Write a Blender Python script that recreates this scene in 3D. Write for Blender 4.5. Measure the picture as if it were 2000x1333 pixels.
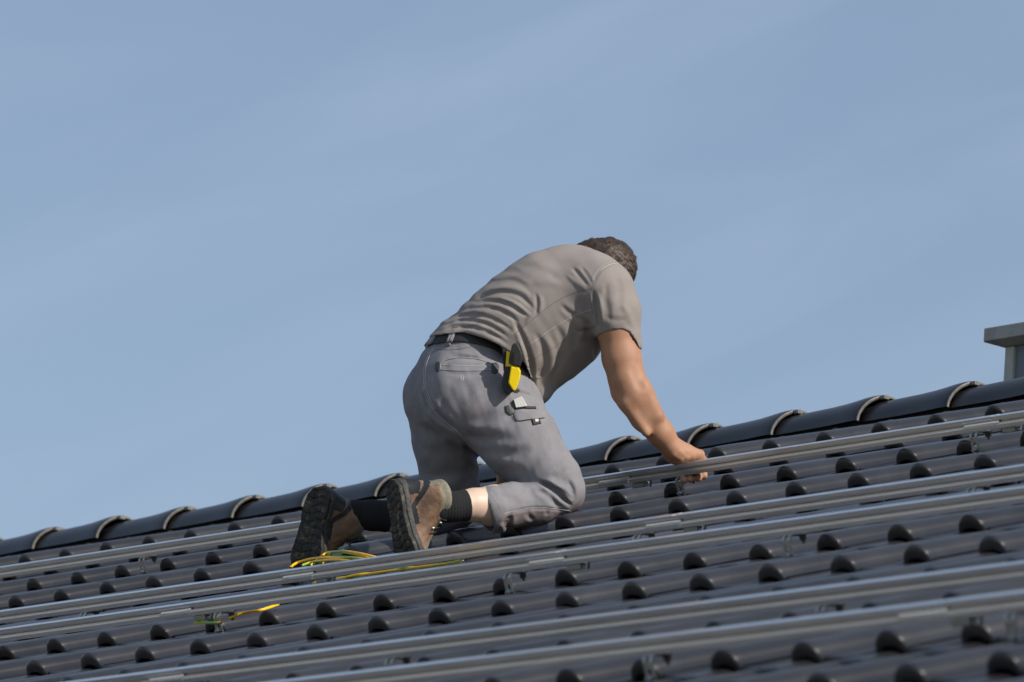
import bpy, bmesh, math, random
import numpy as np
from mathutils import Vector, Matrix
from mathutils.bvhtree import BVHTree
random.seed(5); rng = np.random.default_rng(5)
R = math.radians
for o in list(bpy.data.objects): bpy.data.objects.remove(o)
C = bpy.context.scene.collection

# ------------------------------------------------------------------ camera, sky, sun
PITCH = R(22.5)                       # pitch of the tiled roof
ZO = 5.4                           # height of the uppermost tile noses above the ground
RC = np.array([[0.647937, 0.728862, -0.221218],     # camera axes (right, down, forward) in roof axes (along ridge, up slope, off roof)
               [-0.117144, -0.191621, -0.974453],
               [-0.752632, 0.657298, -0.038776]])
FPX = 11777.0                       # focal length for a 2000 px wide frame
CR = np.array([13.98704, -12.76331, 1.233100])           # camera in roof axes
Z0 = 17.70                          # distance of the kneeling man
TW = np.array([[1, 0, 0], [0, math.cos(PITCH), -math.sin(PITCH)], [0, math.sin(PITCH), math.cos(PITCH)]])
def roof(u, v, n):                  # roof axes -> world
    return Vector(TW @ np.array([u, v, n])) + Vector((0, 0, ZO))
CW = TW @ CR + np.array([0, 0, ZO])
AX = (TW @ RC.T).T                  # rows: right, down, forward in world
cam_d = bpy.data.cameras.new("camera"); cam = bpy.data.objects.new("camera", cam_d); C.objects.link(cam)
M = np.eye(4); M[:3, 0] = AX[0]; M[:3, 1] = -AX[1]; M[:3, 2] = -AX[2]; M[:3, 3] = CW
cam.matrix_world = Matrix(M.tolist())
cam_d.sensor_width = 36; cam_d.lens = FPX * 36 / 2000
cam_d.clip_start = 0.5; cam_d.clip_end = 2000
cam_d.dof.use_dof = True; cam_d.dof.focus_distance = Z0; cam_d.dof.aperture_fstop = 6.5
bpy.context.scene.camera = cam
sc = bpy.context.scene
sc.view_settings.view_transform = 'Standard'; sc.view_settings.look = 'None'
sc.view_settings.exposure = 0.0; sc.view_settings.gamma = 1

SUNC = np.array([0.70, -0.61, -0.40]); SUNC /= np.linalg.norm(SUNC)      # towards the sun, camera axes
SUNW = SUNC @ AX
sun_d = bpy.data.lights.new("sun", 'SUN'); sun_d.energy = 4.9; sun_d.angle = R(0.53); sun_d.color = (1, 0.93, 0.84)
sun = bpy.data.objects.new("sun", sun_d); C.objects.link(sun)
sun.rotation_euler = Vector(SUNW).to_track_quat('Z', 'Y').to_euler(); sun.location = (5, -5, 20)
w = bpy.data.worlds.new("World"); sc.world = w; w.use_nodes = True
nt = w.node_tree; nt.nodes.clear()
def N(nt, t, **k):
    n = nt.nodes.new(t)
    for a, b in k.items(): setattr(n, a, b)
    return n
out = N(nt, 'ShaderNodeOutputWorld'); bg = N(nt, 'ShaderNodeBackground'); sky = N(nt, 'ShaderNodeTexSky', sky_type='NISHITA')
sky.sun_disc = False; sky.sun_elevation = math.asin(SUNW[2]); sky.sun_rotation = math.atan2(SUNW[0], SUNW[1])
sky.air_density = 1.0; sky.dust_density = 1.2; sky.ozone_density = 1.6
bg.inputs['Strength'].default_value = 0.103
# thin high cirrus veil mixed over the sky
tc = N(nt, 'ShaderNodeTexCoord'); mp = N(nt, 'ShaderNodeMapping'); mp.inputs['Scale'].default_value = (2.2, 8.0, 2.2)
sr = N(nt, 'ShaderNodeMapping'); _s = Vector(AX[0]) * math.cos(R(20)) - Vector(AX[1]) * math.sin(R(20)); _f = Vector(AX[2]); _p = _f.cross(_s)
sr.inputs['Rotation'].default_value = Matrix((_s, _p, _f)).to_euler()
no = N(nt, 'ShaderNodeTexNoise'); no.inputs['Scale'].default_value = 4.6; no.inputs['Detail'].default_value = 7; no.inputs['Roughness'].default_value = 0.52; no.inputs['Distortion'].default_value = 0.9
cr = N(nt, 'ShaderNodeValToRGB'); cr.color_ramp.elements[0].position = 0.38; cr.color_ramp.elements[0].color = (0.36, 0.36, 0.36, 1); cr.color_ramp.elements[1].position = 0.72; cr.color_ramp.elements[1].color = (0.62, 0.62, 0.62, 1)
mx = N(nt, 'ShaderNodeMixRGB'); mx.inputs['Color2'].default_value = (3.75, 4.75, 6.4, 1)
nt.links.new(tc.outputs['Generated'], sr.inputs[0]); nt.links.new(sr.outputs[0], mp.inputs[0]); nt.links.new(mp.outputs[0], no.inputs[0]); nt.links.new(no.outputs['Fac'], cr.inputs[0])
nt.links.new(cr.outputs[0], mx.inputs['Fac']); nt.links.new(sky.outputs[0], mx.inputs['Color1']); nt.links.new(mx.outputs[0], bg.inputs[0]); nt.links.new(bg.outputs[0], out.inputs[0])

# ------------------------------------------------------------------ helpers
def P(x, y, d=0.0):
    """photo pixel and depth (in photo px beyond the man) -> world. Works on arrays."""
    x = np.asarray(x, float); y = np.asarray(y, float); d = np.asarray(d, float)
    z = Z0 * (1 + d / FPX)
    c = np.stack([(x - 1000) / FPX * z, (y - 666.5) / FPX * z, z], -1)
    return c @ AX + CW
S = Z0 / FPX                      # metres per px unit
def tag(o, label=None, cat=None, group=None, kind=None):
    for k, v in (('label', label), ('category', cat), ('group', group), ('kind', kind)):
        if v: o[k] = v
    return o
def empty(name, loc, label, cat, group=None):
    o = bpy.data.objects.new(name, None); C.objects.link(o); o.location = loc; o.empty_display_size = .1
    return tag(o, label, cat, group)
def link(name, me, mats, parent=None, smooth=True):
    if not isinstance(mats, (list, tuple)): mats = [mats]
    for m in mats: me.materials.append(m)
    if smooth: me.shade_smooth()
    o = bpy.data.objects.new(name, me); C.objects.link(o)
    if parent is not None:
        bpy.context.view_layer.update()
        o.parent = parent; o.matrix_parent_inverse = parent.matrix_world.inverted()
    return o
def mesh(name, v, f):
    me = bpy.data.meshes.new(name)
    if isinstance(f, np.ndarray):
        n = len(f); k = f.shape[1]
        me.vertices.add(len(v)); me.vertices.foreach_set('co', np.asarray(v, np.float32).ravel())
        me.loops.add(n * k); me.loops.foreach_set('vertex_index', f.astype(np.int32).ravel())
        me.polygons.add(n); me.polygons.foreach_set('loop_start', np.arange(0, n * k, k, dtype=np.int32))
        me.update(calc_edges=True); me.validate()
    else:
        me.from_pydata([tuple(a) for a in v], [], f); me.update()
    return me
class MB:
    """collects faces for one mesh"""
    def __init__(s): s.v = []; s.f = []
    def add(s, v, f):
        b = len(s.v); s.v += [tuple(a) for a in v]; s.f += [tuple(i + b for i in q) for q in f]
    def box(s, o, ax, ay, az):       # corner + three edge vectors (world)
        o, ax, ay, az = map(Vector, (o, ax, ay, az))
        v = [o + ax * i + ay * j + az * k for i in (0, 1) for j in (0, 1) for k in (0, 1)]
        f = [(0, 1, 3, 2), (4, 6, 7, 5), (0, 4, 5, 1), (2, 3, 7, 6), (0, 2, 6, 4), (1, 5, 7, 3)]
        if ax.cross(ay).dot(az) < 0: f = [q[::-1] for q in f]
        s.add(v, f)
    def tube(s, pts, r, n=8, caps=True):
        pts = [Vector(p) for p in pts]; rs = r if isinstance(r, (list, tuple)) else [r] * len(pts)
        up = None; ring = []
        for i, p in enumerate(pts):
            t = (pts[min(i + 1, len(pts) - 1)] - pts[max(i - 1, 0)]).normalized()
            if up is None: up = t.orthogonal().normalized()
            up = (up - t * up.dot(t)).normalized(); b = t.cross(up)
            ring.append([p + (up * math.cos(a) + b * math.sin(a)) * rs[i] for a in [2 * math.pi * k / n for k in range(n)]])
        v = [q for g in ring for q in g]; f = []
        for i in range(len(pts) - 1):
            for k in range(n):
                f.append((i * n + k, i * n + (k + 1) % n, (i + 1) * n + (k + 1) % n, (i + 1) * n + k))
        if caps: f.append(tuple(range(n))[::-1]); f.append(tuple((len(pts) - 1) * n + k for k in range(n)))
        s.add(v, f)
    def prism(s, poly, o, ax, ay, az):   # 2D poly in (ax, ay) plane extruded by az
        o, ax, ay, az = map(Vector, (o, ax, ay, az)); n = len(poly)
        v = [o + ax * a + ay * b for a, b in poly]; v += [q + az for q in v]
        f = [(i, (i + 1) % n, n + (i + 1) % n, n + i) for i in range(n)] + [tuple(range(n))[::-1], tuple(range(n, 2 * n))]
        s.add(v, f)
    def build(s, name, mat, parent=None, smooth=False, bevel=0):
        me = mesh(name, s.v, s.f)
        bm = bmesh.new(); bm.from_mesh(me); bmesh.ops.recalc_face_normals(bm, faces=bm.faces); bm.to_mesh(me); bm.free()
        o = link(name, me, mat, parent, smooth)
        if smooth:
            for p in me.polygons: p.use_smooth = True
        if bevel:
            m = o.modifiers.new('bevel', 'BEVEL'); m.width = bevel; m.segments = 2; m.limit_method = 'ANGLE'; m.angle_limit = R(40); m.harden_normals = False
        return o
def mat(name, base, rough=.6, metal=0., crease=0, noise=0, nscale=20., var=.15, bump=0., bscale=200., spec=.5, sss=0., stretch=None, dirt=None, coat=0, wave=0):
    m = bpy.data.materials.new(name); m.use_nodes = True; nt = m.node_tree; b = nt.nodes['Principled BSDF']
    b.inputs['Roughness'].default_value = rough; b.inputs['Metallic'].default_value = metal; b.inputs['Specular IOR Level'].default_value = spec
    b.inputs['Base Color'].default_value = (*base, 1)
    if coat: b.inputs['Coat Weight'].default_value = coat; b.inputs['Coat Roughness'].default_value = .2
    if sss: b.inputs['Subsurface Weight'].default_value = sss; b.inputs['Subsurface Radius'].default_value = (.012, .004, .002); b.inputs['Subsurface Scale'].default_value = 1
    tc = N(nt, 'ShaderNodeTexCoord'); mp = N(nt, 'ShaderNodeMapping')
    if stretch: mp.inputs['Scale'].default_value = stretch
    nt.links.new(tc.outputs['Object'], mp.inputs[0])
    n1 = N(nt, 'ShaderNodeTexNoise'); n1.inputs['Scale'].default_value = nscale; n1.inputs['Detail'].default_value = 6; n1.inputs['Roughness'].default_value = .6
    nt.links.new(mp.outputs[0], n1.inputs[0])
    cr = N(nt, 'ShaderNodeValToRGB'); cr.color_ramp.elements[0].position = .3; cr.color_ramp.elements[1].position = .7
    cr.color_ramp.elements[0].color = (*[c * (1 - var) for c in base], 1); cr.color_ramp.elements[1].color = (*[min(1, c * (1 + var)) for c in base], 1)
    nt.links.new(n1.outputs['Fac'], cr.inputs[0]); col = cr.outputs[0]
    if dirt:
        n3 = N(nt, 'ShaderNodeTexNoise'); n3.inputs['Scale'].default_value = dirt[1]; n3.inputs['Detail'].default_value = 8; n3.inputs['Roughness'].default_value = .7
        nt.links.new(tc.outputs['Object'], n3.inputs[0])
        c3 = N(nt, 'ShaderNodeValToRGB'); c3.color_ramp.elements[0].position = dirt[2]; c3.color_ramp.elements[1].position = dirt[2] + .12
        nt.links.new(n3.outputs['Fac'], c3.inputs[0])
        m3 = N(nt, 'ShaderNodeMixRGB'); m3.inputs['Color2'].default_value = (*dirt[0], 1)
        nt.links.new(c3.outputs[0], m3.inputs['Fac']); nt.links.new(col, m3.inputs['Color1']); col = m3.outputs[0]
    nt.links.new(col, b.inputs['Base Color'])
    if metal > .5 or noise:
        mr = N(nt, 'ShaderNodeMapRange'); mr.inputs['To Min'].default_value = rough * .8; mr.inputs['To Max'].default_value = min(1, rough * 1.3)
        nt.links.new(n1.outputs['Fac'], mr.inputs[0]); nt.links.new(mr.outputs[0], b.inputs['Roughness'])
    if crease:
        ms = N(nt, 'ShaderNodeTexNoise'); ms.noise_type = 'RIDGED_MULTIFRACTAL'; ms.inputs['Scale'].default_value = 9; ms.inputs['Detail'].default_value = 3; ms.inputs['Distortion'].default_value = .6
        nt.links.new(tc.outputs['Object'], ms.inputs[0]); bc = N(nt, 'ShaderNodeBump'); bc.inputs['Strength'].default_value = crease; bc.inputs['Distance'].default_value = .012
        nt.links.new(ms.outputs['Fac'], bc.inputs['Height'])
    if bump:
        n2 = N(nt, 'ShaderNodeTexNoise'); n2.inputs['Scale'].default_value = bscale; n2.inputs['Detail'].default_value = 4
        nt.links.new(mp.outputs[0], n2.inputs[0])
        bp = N(nt, 'ShaderNodeBump'); bp.inputs['Strength'].default_value = bump; bp.inputs['Distance'].default_value = .002
        nt.links.new(n2.outputs['Fac'], bp.inputs['Height']); nt.links.new(bp.outputs[0], b.inputs['Normal'])
        if crease: nt.links.new(bc.outputs[0], bp.inputs['Normal'])
    return m
MT = dict(
 tile=mat('glazed_dark_tile', (.019, .0188, .021), .32, nscale=9, var=.25, bump=.16, bscale=700, noise=1, spec=.5, dirt=((.20, .11, .07), 60, .735), coat=.3),
 ridge=mat('dark_ridge_tile', (.020, .021, .026), .30, nscale=9, var=.2, bump=.15, bscale=300, noise=1),
 seal=mat('grey_ridge_edge', (.15, .143, .128), .45, nscale=60, var=.35, bump=.6, bscale=250),
 alu=mat('brushed_aluminium', (.86, .85, .83), .22, 1., nscale=12, var=.06, stretch=(.6, 14, 14)),
 aluj=mat('aluminium_joint', (.72, .71, .69), .28, 1., nscale=30, var=.12, stretch=(1, 30, 30)),
 steel=mat('stainless_steel', (.40, .41, .38), .38, 1., nscale=40, var=.15, bump=.1, bscale=300),
 zinc=mat('zinc_bolt', (.42, .45, .47), .35, 1., nscale=60, var=.2),
 black=mat('black_metal', (.02, .02, .02), .4),
 shirt=mat('grey_brown_cotton', (.255, .228, .211), .92, crease=.45, nscale=7, var=.10, bump=.35, bscale=900, spec=.2),
 mesh=mat('side_mesh_fabric', (.140, .126, .112), .92, nscale=7, var=.08, bump=.8, bscale=420, spec=.2),
 trousers=mat('washed_grey_work_cotton', (.212, .208, .223), .92, crease=.4, nscale=22, var=.10, bump=.5, bscale=700, spec=.2, dirt=((.245, .24, .25), 24, .56)),
 trousers2=mat('brownish_grey_knee_cotton', (.20, .175, .178), .92, crease=.3, nscale=14, var=.13, bump=.4, bscale=900, spec=.2),
 thread=mat('light_thread', (.46, .45, .47), .9),
 dthread=mat('dark_thread', (.045, .042, .045), .9),
 belt=mat('black_webbing', (.018, .018, .02), .7, bump=.4, bscale=600),
 badge=mat('dark_rubber_patch', (.03, .036, .034), .5, bump=.5, bscale=300),
 skin=mat('tanned_skin', (.35, .182, .107), .62, nscale=28, var=.10, bump=.25, bscale=420, sss=.12, dirt=((.40, .17, .12), 14, .62)),
 paleskin=mat('pale_skin', (.62, .45, .35), .5, nscale=28, var=.06, bump=.2, bscale=420, sss=.12),
 hair=mat('dark_brown_hair', (.036, .022, .014), .55, nscale=40, var=.5, bump=.8, bscale=300),
 hair2=mat('brown_hair_tips', (.058, .036, .023), .5, nscale=60, var=.4),
 sock=mat('black_ribbed_wool', (.010, .010, .012), .95, bump=.8, bscale=500),
 sole=mat('worn_black_rubber', (.020, .020, .018), .75, nscale=30, var=.4, bump=.9, bscale=120, dirt=((.12, .10, .07), 38, .52)),
 side=mat('grey_rubber_sidewall', (.040, .040, .036), .7, nscale=40, var=.35, bump=.8, bscale=160, dirt=((.11, .10, .075), 40, .58)),
 rubber=mat('black_rubber_rand', (.018, .020, .022), .45, nscale=40, var=.3, bump=.3, bscale=300, dirt=((.10, .10, .08), 90, .72)),
 leather=mat('brown_scuffed_leather', (.20, .118, .072), .6, nscale=30, var=.35, bump=.6, bscale=160, dirt=((.25, .17, .12), 30, .55)),
 canvas=mat('beige_boot_fabric', (.20, .185, .135), .9, nscale=60, var=.2, bump=.8, bscale=500),
 yellow=mat('bright_yellow_plastic', (.85, .62, .0), .35, nscale=8, var=.04, bump=.05, bscale=80),
 bplastic=mat('black_plastic', (.016, .017, .017), .5, bump=.3, bscale=400),
 white=mat('white_rule_plastic', (.75, .75, .72), .5, var=.04),
 wyellow=mat('yellow_wire_sheath', (.85, .50, .0), .4, var=.05),
 wgreen=mat('green_wire_sheath', (.10, .36, .05), .4, var=.05),
 copper=mat('bare_wire', (.6, .6, .6), .3, 1),
 concrete=mat('weathered_grey_concrete', (.32, .32, .30), .9, nscale=14, var=.2, bump=.5, bscale=90),
 lead=mat('painted_metal_frame', (.38, .39, .35), .55, nscale=20, var=.12),
 panel=mat('blue_grey_panel', (.13, .155, .18), .5, nscale=10, var=.12),
)

# ------------------------------------------------------------------ ground and house
def brick(rz=0):
    m = bpy.data.materials.new('brick_wall'); m.use_nodes = True; nt = m.node_tree; b = nt.nodes['Principled BSDF']; b.inputs['Roughness'].default_value = .85
    t = N(nt, 'ShaderNodeTexCoord'); mp = N(nt, 'ShaderNodeMapping'); mp.inputs['Rotation'].default_value = (R(90), 0, R(rz))
    bt = N(nt, 'ShaderNodeTexBrick'); bt.inputs['Scale'].default_value = 5; bt.inputs['Color1'].default_value = (.25, .10, .06, 1); bt.inputs['Color2'].default_value = (.18, .07, .05, 1); bt.inputs['Mortar'].default_value = (.3, .29, .27, 1)
    nt.links.new(t.outputs['Object'], mp.inputs[0]); nt.links.new(mp.outputs[0], bt.inputs[0]); nt.links.new(bt.outputs[0], b.inputs[0]); return m
MT['brick'] = brick(); MT['brick2'] = brick(90)
gm = mesh('ground', [(-400, -400, 0), (400, -400, 0), (400, 400, 0), (-400, 400, 0)], [(0, 1, 2, 3)])
tag(link('ground', gm, mat('dry_ground', (.30, .28, .24), .95, nscale=1.5, var=.3), smooth=False), 'level open ground around the house', kind='structure')
pm = mesh('pavement', [(-30, -14, .004), (30, -14, .004), (30, -4, .004), (-30, -4, .004)], [(0, 1, 2, 3)])
tag(link('pavement', pm, mat('grey_paving', (.34, .32, .29), .9, nscale=6, var=.2), smooth=False), 'grey paving along the house', kind='structure')

WT = .245; CT = .44163               # tile cover width and course length
U0, U1 = -26, 40                    # tile columns
V1 = 16                             # courses
house = empty('house', (0, 0, 0), 'house with dark glazed pantile roof that fills the lower half of the view', 'house')
EV = roof(0, -V1 * CT, 0); xa, xb = U0 * WT, U1 * WT
RY, RZ = roof(0, .40, 0)[1], roof(0, .40, 0)[2]
wl = MB()
wl.box((xa + .1, EV[1] + .35, 0), (xb - xa - .2, 0, 0), (0, .3, 0), (0, 0, EV[2] - .0))
wl.build('wall', MT['brick'], house); wl = MB()
wl.box((xa + .1, 2 * RY - EV[1] - .65, 0), (xb - xa - .2, 0, 0), (0, .3, 0), (0, 0, EV[2] - .0))
wl.build('wall', MT['brick'], house)
for x in (xa + .1, xb - .4):
    wl = MB(); wl.prism([(EV[1] + .652, 0), (2 * RY - EV[1] - .652, 0), (2 * RY - EV[1] - .652, EV[2] + .13), (RY, RZ - .13), (EV[1] + .652, EV[2] + .13)], (x, 0, 0), (0, 1, 0), (0, 0, 1), (.3, 0, 0))
    wl.build('gable_wall', MT['brick2'], house)

# one roof tile: template vertices in (u, v, n); nose towards -v
def tile_template():
    xs = np.concatenate([np.linspace(0, .144, 9), np.linspace(.148, .238, 15), [.2445]])
    RW = .0435; cx = .1935
    def prof(hr, x):
        t = np.clip((x - cx) / RW, -1, 1)
        roll = hr * np.power(np.clip(1 - np.abs(t) ** 2.1, 0, 1), .62)
        pan = -.0065 * np.sin(np.clip(x / .142, 0, 1) * math.pi) ** 1.0
        return roll + pan
    rows = []                       # (v, shrink, drop)
    L = CT + .03
    V = []
    # nose fillet: sections from underside out to the body
    def hgt(v): return .041 - .006 * (v / CT)
    def pz(v): return -.038 * (v / CT)
    nose = []
    # inner hollow (going in under the nose), front lip, fillet, body
    for a in (.05, .012, .001): nose.append((a, .52, -.006, True))
    nose.append((-.001, .55, -.004, True)); nose.append((-.002, .70, -.002, True)); nose.append((-.002, .84, -.001, True))
    nose.append((-.0012, .925, 0, True)); nose.append((.001, .962, 0, True)); nose.append((.005, .986, 0, True)); nose.append((.013, 1, 0, True))
    for v in (.06, .15, .25, .35, L): nose.append((v, 1, 0, False))
    for v, s, dz, nz in nose:
        vv = max(v, 0)
        roll = prof(hgt(vv), xs)
        pan = -.0065 * np.sin(np.clip(xs / .142, 0, 1) * math.pi)
        rl = roll - pan
        sc_ = s
        xx = cx + (xs - cx) * np.where(np.abs(xs - cx) < RW * 1.02, (.5 + .5 * s), 1)
        edge = -max(0, .985 - s) * .062 * np.where(np.abs(xs - cx) < RW, .35, 1)
        z = pan + rl * sc_ + pz(vv) + edge + (dz if s < .9 else 0)
        bul = -.012 * np.clip(rl / .046, 0, 1) * (1 if v < .006 else (.6 if v < .02 else 0))
        V.append(np.stack([xx, np.full_like(xs, v) + bul, z], -1))
    V = np.array(V); nr, nc = V.shape[:2]
    idx = np.arange(nr * nc).reshape(nr, nc)
    F = np.stack([idx[:-1, :-1], idx[:-1, 1:], idx[1:, 1:], idx[1:, :-1]], -1).reshape(-1, 4)
    return V.reshape(-1, 3), F
tv, tf = tile_template()
VV = []; FF = []; nb = 0
for r in range(-0, V1):
    for j in range(U0, U1):
        v = tv.copy()
        # H (right foot of the roll nose) sits at (j*WT, -r*CT, 0)
        sl = rng.normal(0, .0012, 3)
        v[:, 2] += sl[0] + (v[:, 1] / CT) * sl[1]
        v[:, 1] += rng.normal(0, .0018); v[:, 0] += rng.normal(0, .0008)
        if r == 0: v[:, 1] = np.minimum(v[:, 1], .40)
        v[:, 0] += j * WT - .237; v[:, 1] += -r * CT
        VV.append(v); FF.append(tf + nb); nb += len(v)
VV = np.concatenate(VV); FF = np.concatenate(FF)
WV = VV @ TW.T + np.array([0, 0, ZO])
_tm = mesh('roof', WV, FF); _at = _tm.attributes.new('firing_tone', 'FLOAT', 'POINT')
_tone = np.repeat(rng.uniform(.72, 1.35, len(VV) // len(tv)), len(tv)).astype(np.float32); _at.data.foreach_set('value', _tone)
_nt = MT['tile'].node_tree; _b = _nt.nodes['Principled BSDF']; _an = N(_nt, 'ShaderNodeAttribute', attribute_name='firing_tone'); _mu = N(_nt, 'ShaderNodeMixRGB', blend_type='MULTIPLY'); _mu.inputs['Fac'].default_value = 1
_src = _b.inputs['Base Color'].links[0].from_socket; _nt.links.new(_src, _mu.inputs['Color1']); _nt.links.new(_an.outputs['Fac'], _mu.inputs['Color2']); _nt.links.new(_mu.outputs[0], _b.inputs['Base Color'])
roof_o = link('roof', _tm, MT['tile'], house)
roof_o['label'] = 'dark glazed pantiles in overlapping courses'
# little black drainage notches at the pan edges
nm = MB()
for r in range(0, V1):
    for j in range(U0, U1):
        x = j * WT + .058; v = -r * CT
        o = roof(x, v - .0048, -.013); nm.box(o, (.011, 0, 0), roof(0, .003, 0) - roof(0, 0, 0), roof(0, 0, .0065) - roof(0, 0, 0))
nm.build('drain_notch', MT['black'], roof_o)['kind'] = 'stuff'
# deck under the tiles, far roof side, fascia
dk = MB()
dk.box(roof(xa, -V1 * CT, -.09), (xb - xa, 0, 0), roof(0, V1 * CT + .2, 0) - roof(0, 0, 0), roof(0, 0, .03) - roof(0, 0, 0))
dk.build('roof_deck', mat('dark_underlay', (.02, .02, .02), .9), house)
fs = MB(); a = Vector((xa, RY + .02, RZ - .03)); b = Vector((xa, 2 * RY - EV[1], EV[2]))
fs.box(a, (xb - xa, 0, 0), b - a, (0, 0, .03)); fs.build('far_roof_slope', MT['ridge'], house)
gt = MB(); gt.tube([(xa, EV[1] - .06, EV[2] - .05), (xb, EV[1] - .06, EV[2] - .05)], .065, 12); gt.build('gutter', MT['lead'], house, smooth=True)

# ridge tiles
RR = .098
RCY, RCZ = roof(0, .275, .030)[1] + RR, roof(0, .275, .030)[2] - .003
SPR = .3961
def ridge_arc(x, r, a0=2, a1=178, n=30, shear=.0):
    return [Vector((x + shear * max(0, math.sin(R(a))) ** 2, RCY - r * math.cos(R(a)), RCZ + r * math.sin(R(a)))) for a in np.linspace(a0, a1, n)]
SH = .034
def ridge_tile():
    prof = [(x * 1.155, r - .0475) for x, r in [(-.040, .118), (0.0, .121), (.01, .124), (.08, .127), (.16, .130), (.22, .134), (.27, .1395), (.30, .1435), (.327, .1455), (.340, .1455), (.344, .1445)]]
    m = MB(); rows = [ridge_arc(x, r, shear=SH) for x, r in prof]
    n = len(rows[0]); v = [p for q in rows for p in q]
    f = [(i * n + k, i * n + k + 1, (i + 1) * n + k + 1, (i + 1) * n + k) for i in range(len(rows) - 1) for k in range(n - 1)]
    m.add(v, f)
    return m
rim_prof = [(x + .0545, r - .0475) for x, r in [(.344, .1445), (.3465, .1448), (.3485, .1430), (.3493, .1395), (.348, .136), (.345, .133), (.335, .131)]]
def rim():
    m = MB(); rows = [ridge_arc(x, r, shear=SH) for x, r in rim_prof]; n = len(rows[0])
    m.add([p for q in rows for p in q], [(i * n + k, i * n + k + 1, (i + 1) * n + k + 1, (i + 1) * n + k) for i in range(len(rows) - 1) for k in range(n - 1)])
    return m
def clip():
    m = MB(); r0 = .0845
    for a in (np.linspace(66, 108, 6),):
        pts = [(RCY - (r0 + .007) * math.cos(R(q)), RCZ + (r0 + .007) * math.sin(R(q))) for q in a] + [(RCY - r0 * math.cos(R(q)), RCZ + r0 * math.sin(R(q))) for q in a[::-1]]
        m.prism(pts, (0.4085 + SH * .85, 0, 0), (0, 1, 0), (0, 0, 1), (.014, 0, 0))
    m.box((0.4085 + SH * .85 - .004, RCY - .035, RCZ + r0 - .006), (.022, 0, 0), (0, .022, 0), (0, 0, .012))
    return m
rt = ridge_tile().build('ridge_tile', MT['ridge'], house, smooth=True)
rr = rim().build('ridge_tile_rim', MT['seal'], rt, smooth=True)
rk = clip().build('ridge_clip', MT['seal'], rt, bevel=.002)
def dup(o, parent, off):
    c = o.copy(); C.objects.link(c); c.parent = parent; c.matrix_parent_inverse = o.matrix_parent_inverse.copy()
    if off is not None: c.location = o.location + Vector(off)
    return c
base_u = .959 - .4045
first = True
for k in range(-17, 19):
    off = (base_u + k * SPR, rng.normal(0, .0015), rng.normal(0, .0015))
    if first: rt.location = Vector(off); first = False; o = rt; rt0 = Vector(off)
    else:
        c = dup(rt, house, None); c.location = Vector(off)
        for ch in (rr, rk):
            d = dup(ch, c, None)
vt = MB(); vt.box((xa, RCY - .05, RCZ - .10), (xb - xa, 0, 0), (0, .10, 0), (0, 0, .12)); vt.build('ridge_shade_strip', MT['black'], house)  # black strip added to stand in for the shade under the ridge tiles
# pale rims of the top course where the rolls meet the ridge
tr = MB()
for j in range(U0, U1):
    cx = j * WT - .0435; tr = MB()
    pts = []
    for a in np.linspace(10, 170, 9):
        pts.append(roof(cx - .0435 * math.cos(R(a)), .288, -.026 + .040 * math.sin(R(a))))
    tr.tube(pts, .0028, 6)
    tr.build('tile_end_seal', MT['seal'], roof_o, smooth=True)

# ------------------------------------------------------------------ mounting rails
RU = Vector(TW @ np.array([1, 0, 0])); RV = Vector(TW @ np.array([0, 1, 0])); RN = Vector(TW @ np.array([0, 0, 1]))
RP = [(0, 0), (0, .0128), (.0080, .0195), (.0130, .0205), (.0130, .0250), (0, .0250), (.0, .0262), (0, .038), (.0165, .038), (.0165, .034), (.0145, .034), (.0145, .0275), (.0255, .0275), (.0255, .034), (.0235, .034), (.0235, .038), (.040, .038), (.040, .0262), (.040, .0250), (.0270, .0250), (.0270, .0205), (.032, .0195), (.040, .0128), (.040, 0)]
RP = [(a * .95, b * .945) for a, b in RP]
RB = .0585; RVS = [-.9274, -2.2788, -2.7469, -4.0851, -4.5179]; SPU = [.784, 2.319, .918, 2.445, .947, 2.501]
def rail(v, joints, label, u0=xa + .5, u1=xb - .3):
    root = empty('mounting_rail', roof((u0 + u1) / 2, v, RB), label, 'mounting rail', 'aluminium mounting rails across the roof')
    js = sorted(joints); ends = [u0] + js + [u1]
    for i in range(len(ends) - 1):
        m = MB(); a, b = ends[i] + (.0006 if i else 0), ends[i + 1] - .0006
        m.prism(RP, roof(a, v, RB + (.0006 if i % 2 else 0)), RV, RN, RU * (b - a)); m.build('rail_section', MT['alu'], root, bevel=.0006)
    for j in js:
        m = MB(); m.prism([(.0055, .0025), (-.0022, .0035), (-.0022, .0135), (.0055, .0155), (.0075, .024), (-.0012, .026), (-.0012, .0285), (.0095, .027)], roof(j - .115, v, RB), RV, RN, RU * .135)
        sp = m.build('splice_plate', MT['alu'], root, bevel=.0004)
        b = MB(); q = j + .045
        b.box(roof(q - .02, v + .004, RB - .016), RU * .05, RV * .03, RN * .015); b.build('splice_bracket', MT['steel'], root, bevel=.002)
        c = MB(); c.tube([roof(q + .028, v + .016, RB - .010), roof(q + .052, v + .010, RB - .010)], .0065, 8); c.tube([roof(q + .058, v + .004, RB - .016), roof(q + .066, v + .004, RB + .0)], .004, 6)
        c.build('splice_bolt', MT['zinc'], sp, smooth=False)
    return root
rail(RVS[0], [SPU[0], SPU[1]], 'uppermost silver aluminium rail, running just below the ridge tiles past the hand')
rail(RVS[1], [SPU[2], SPU[3]], 'second silver aluminium rail from the ridge, directly in front of the kneeling boots')
rail(RVS[2], [SPU[4], SPU[5]], 'third silver aluminium rail from the ridge, running close below the one at the boots')
rail(RVS[3], [2.6], 'fourth silver aluminium rail from the ridge, blurred upper one of the lowest pair')
rail(RVS[4], [5.6], 'fifth and lowest silver aluminium rail, blurred lower one of the lowest pair')

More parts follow.
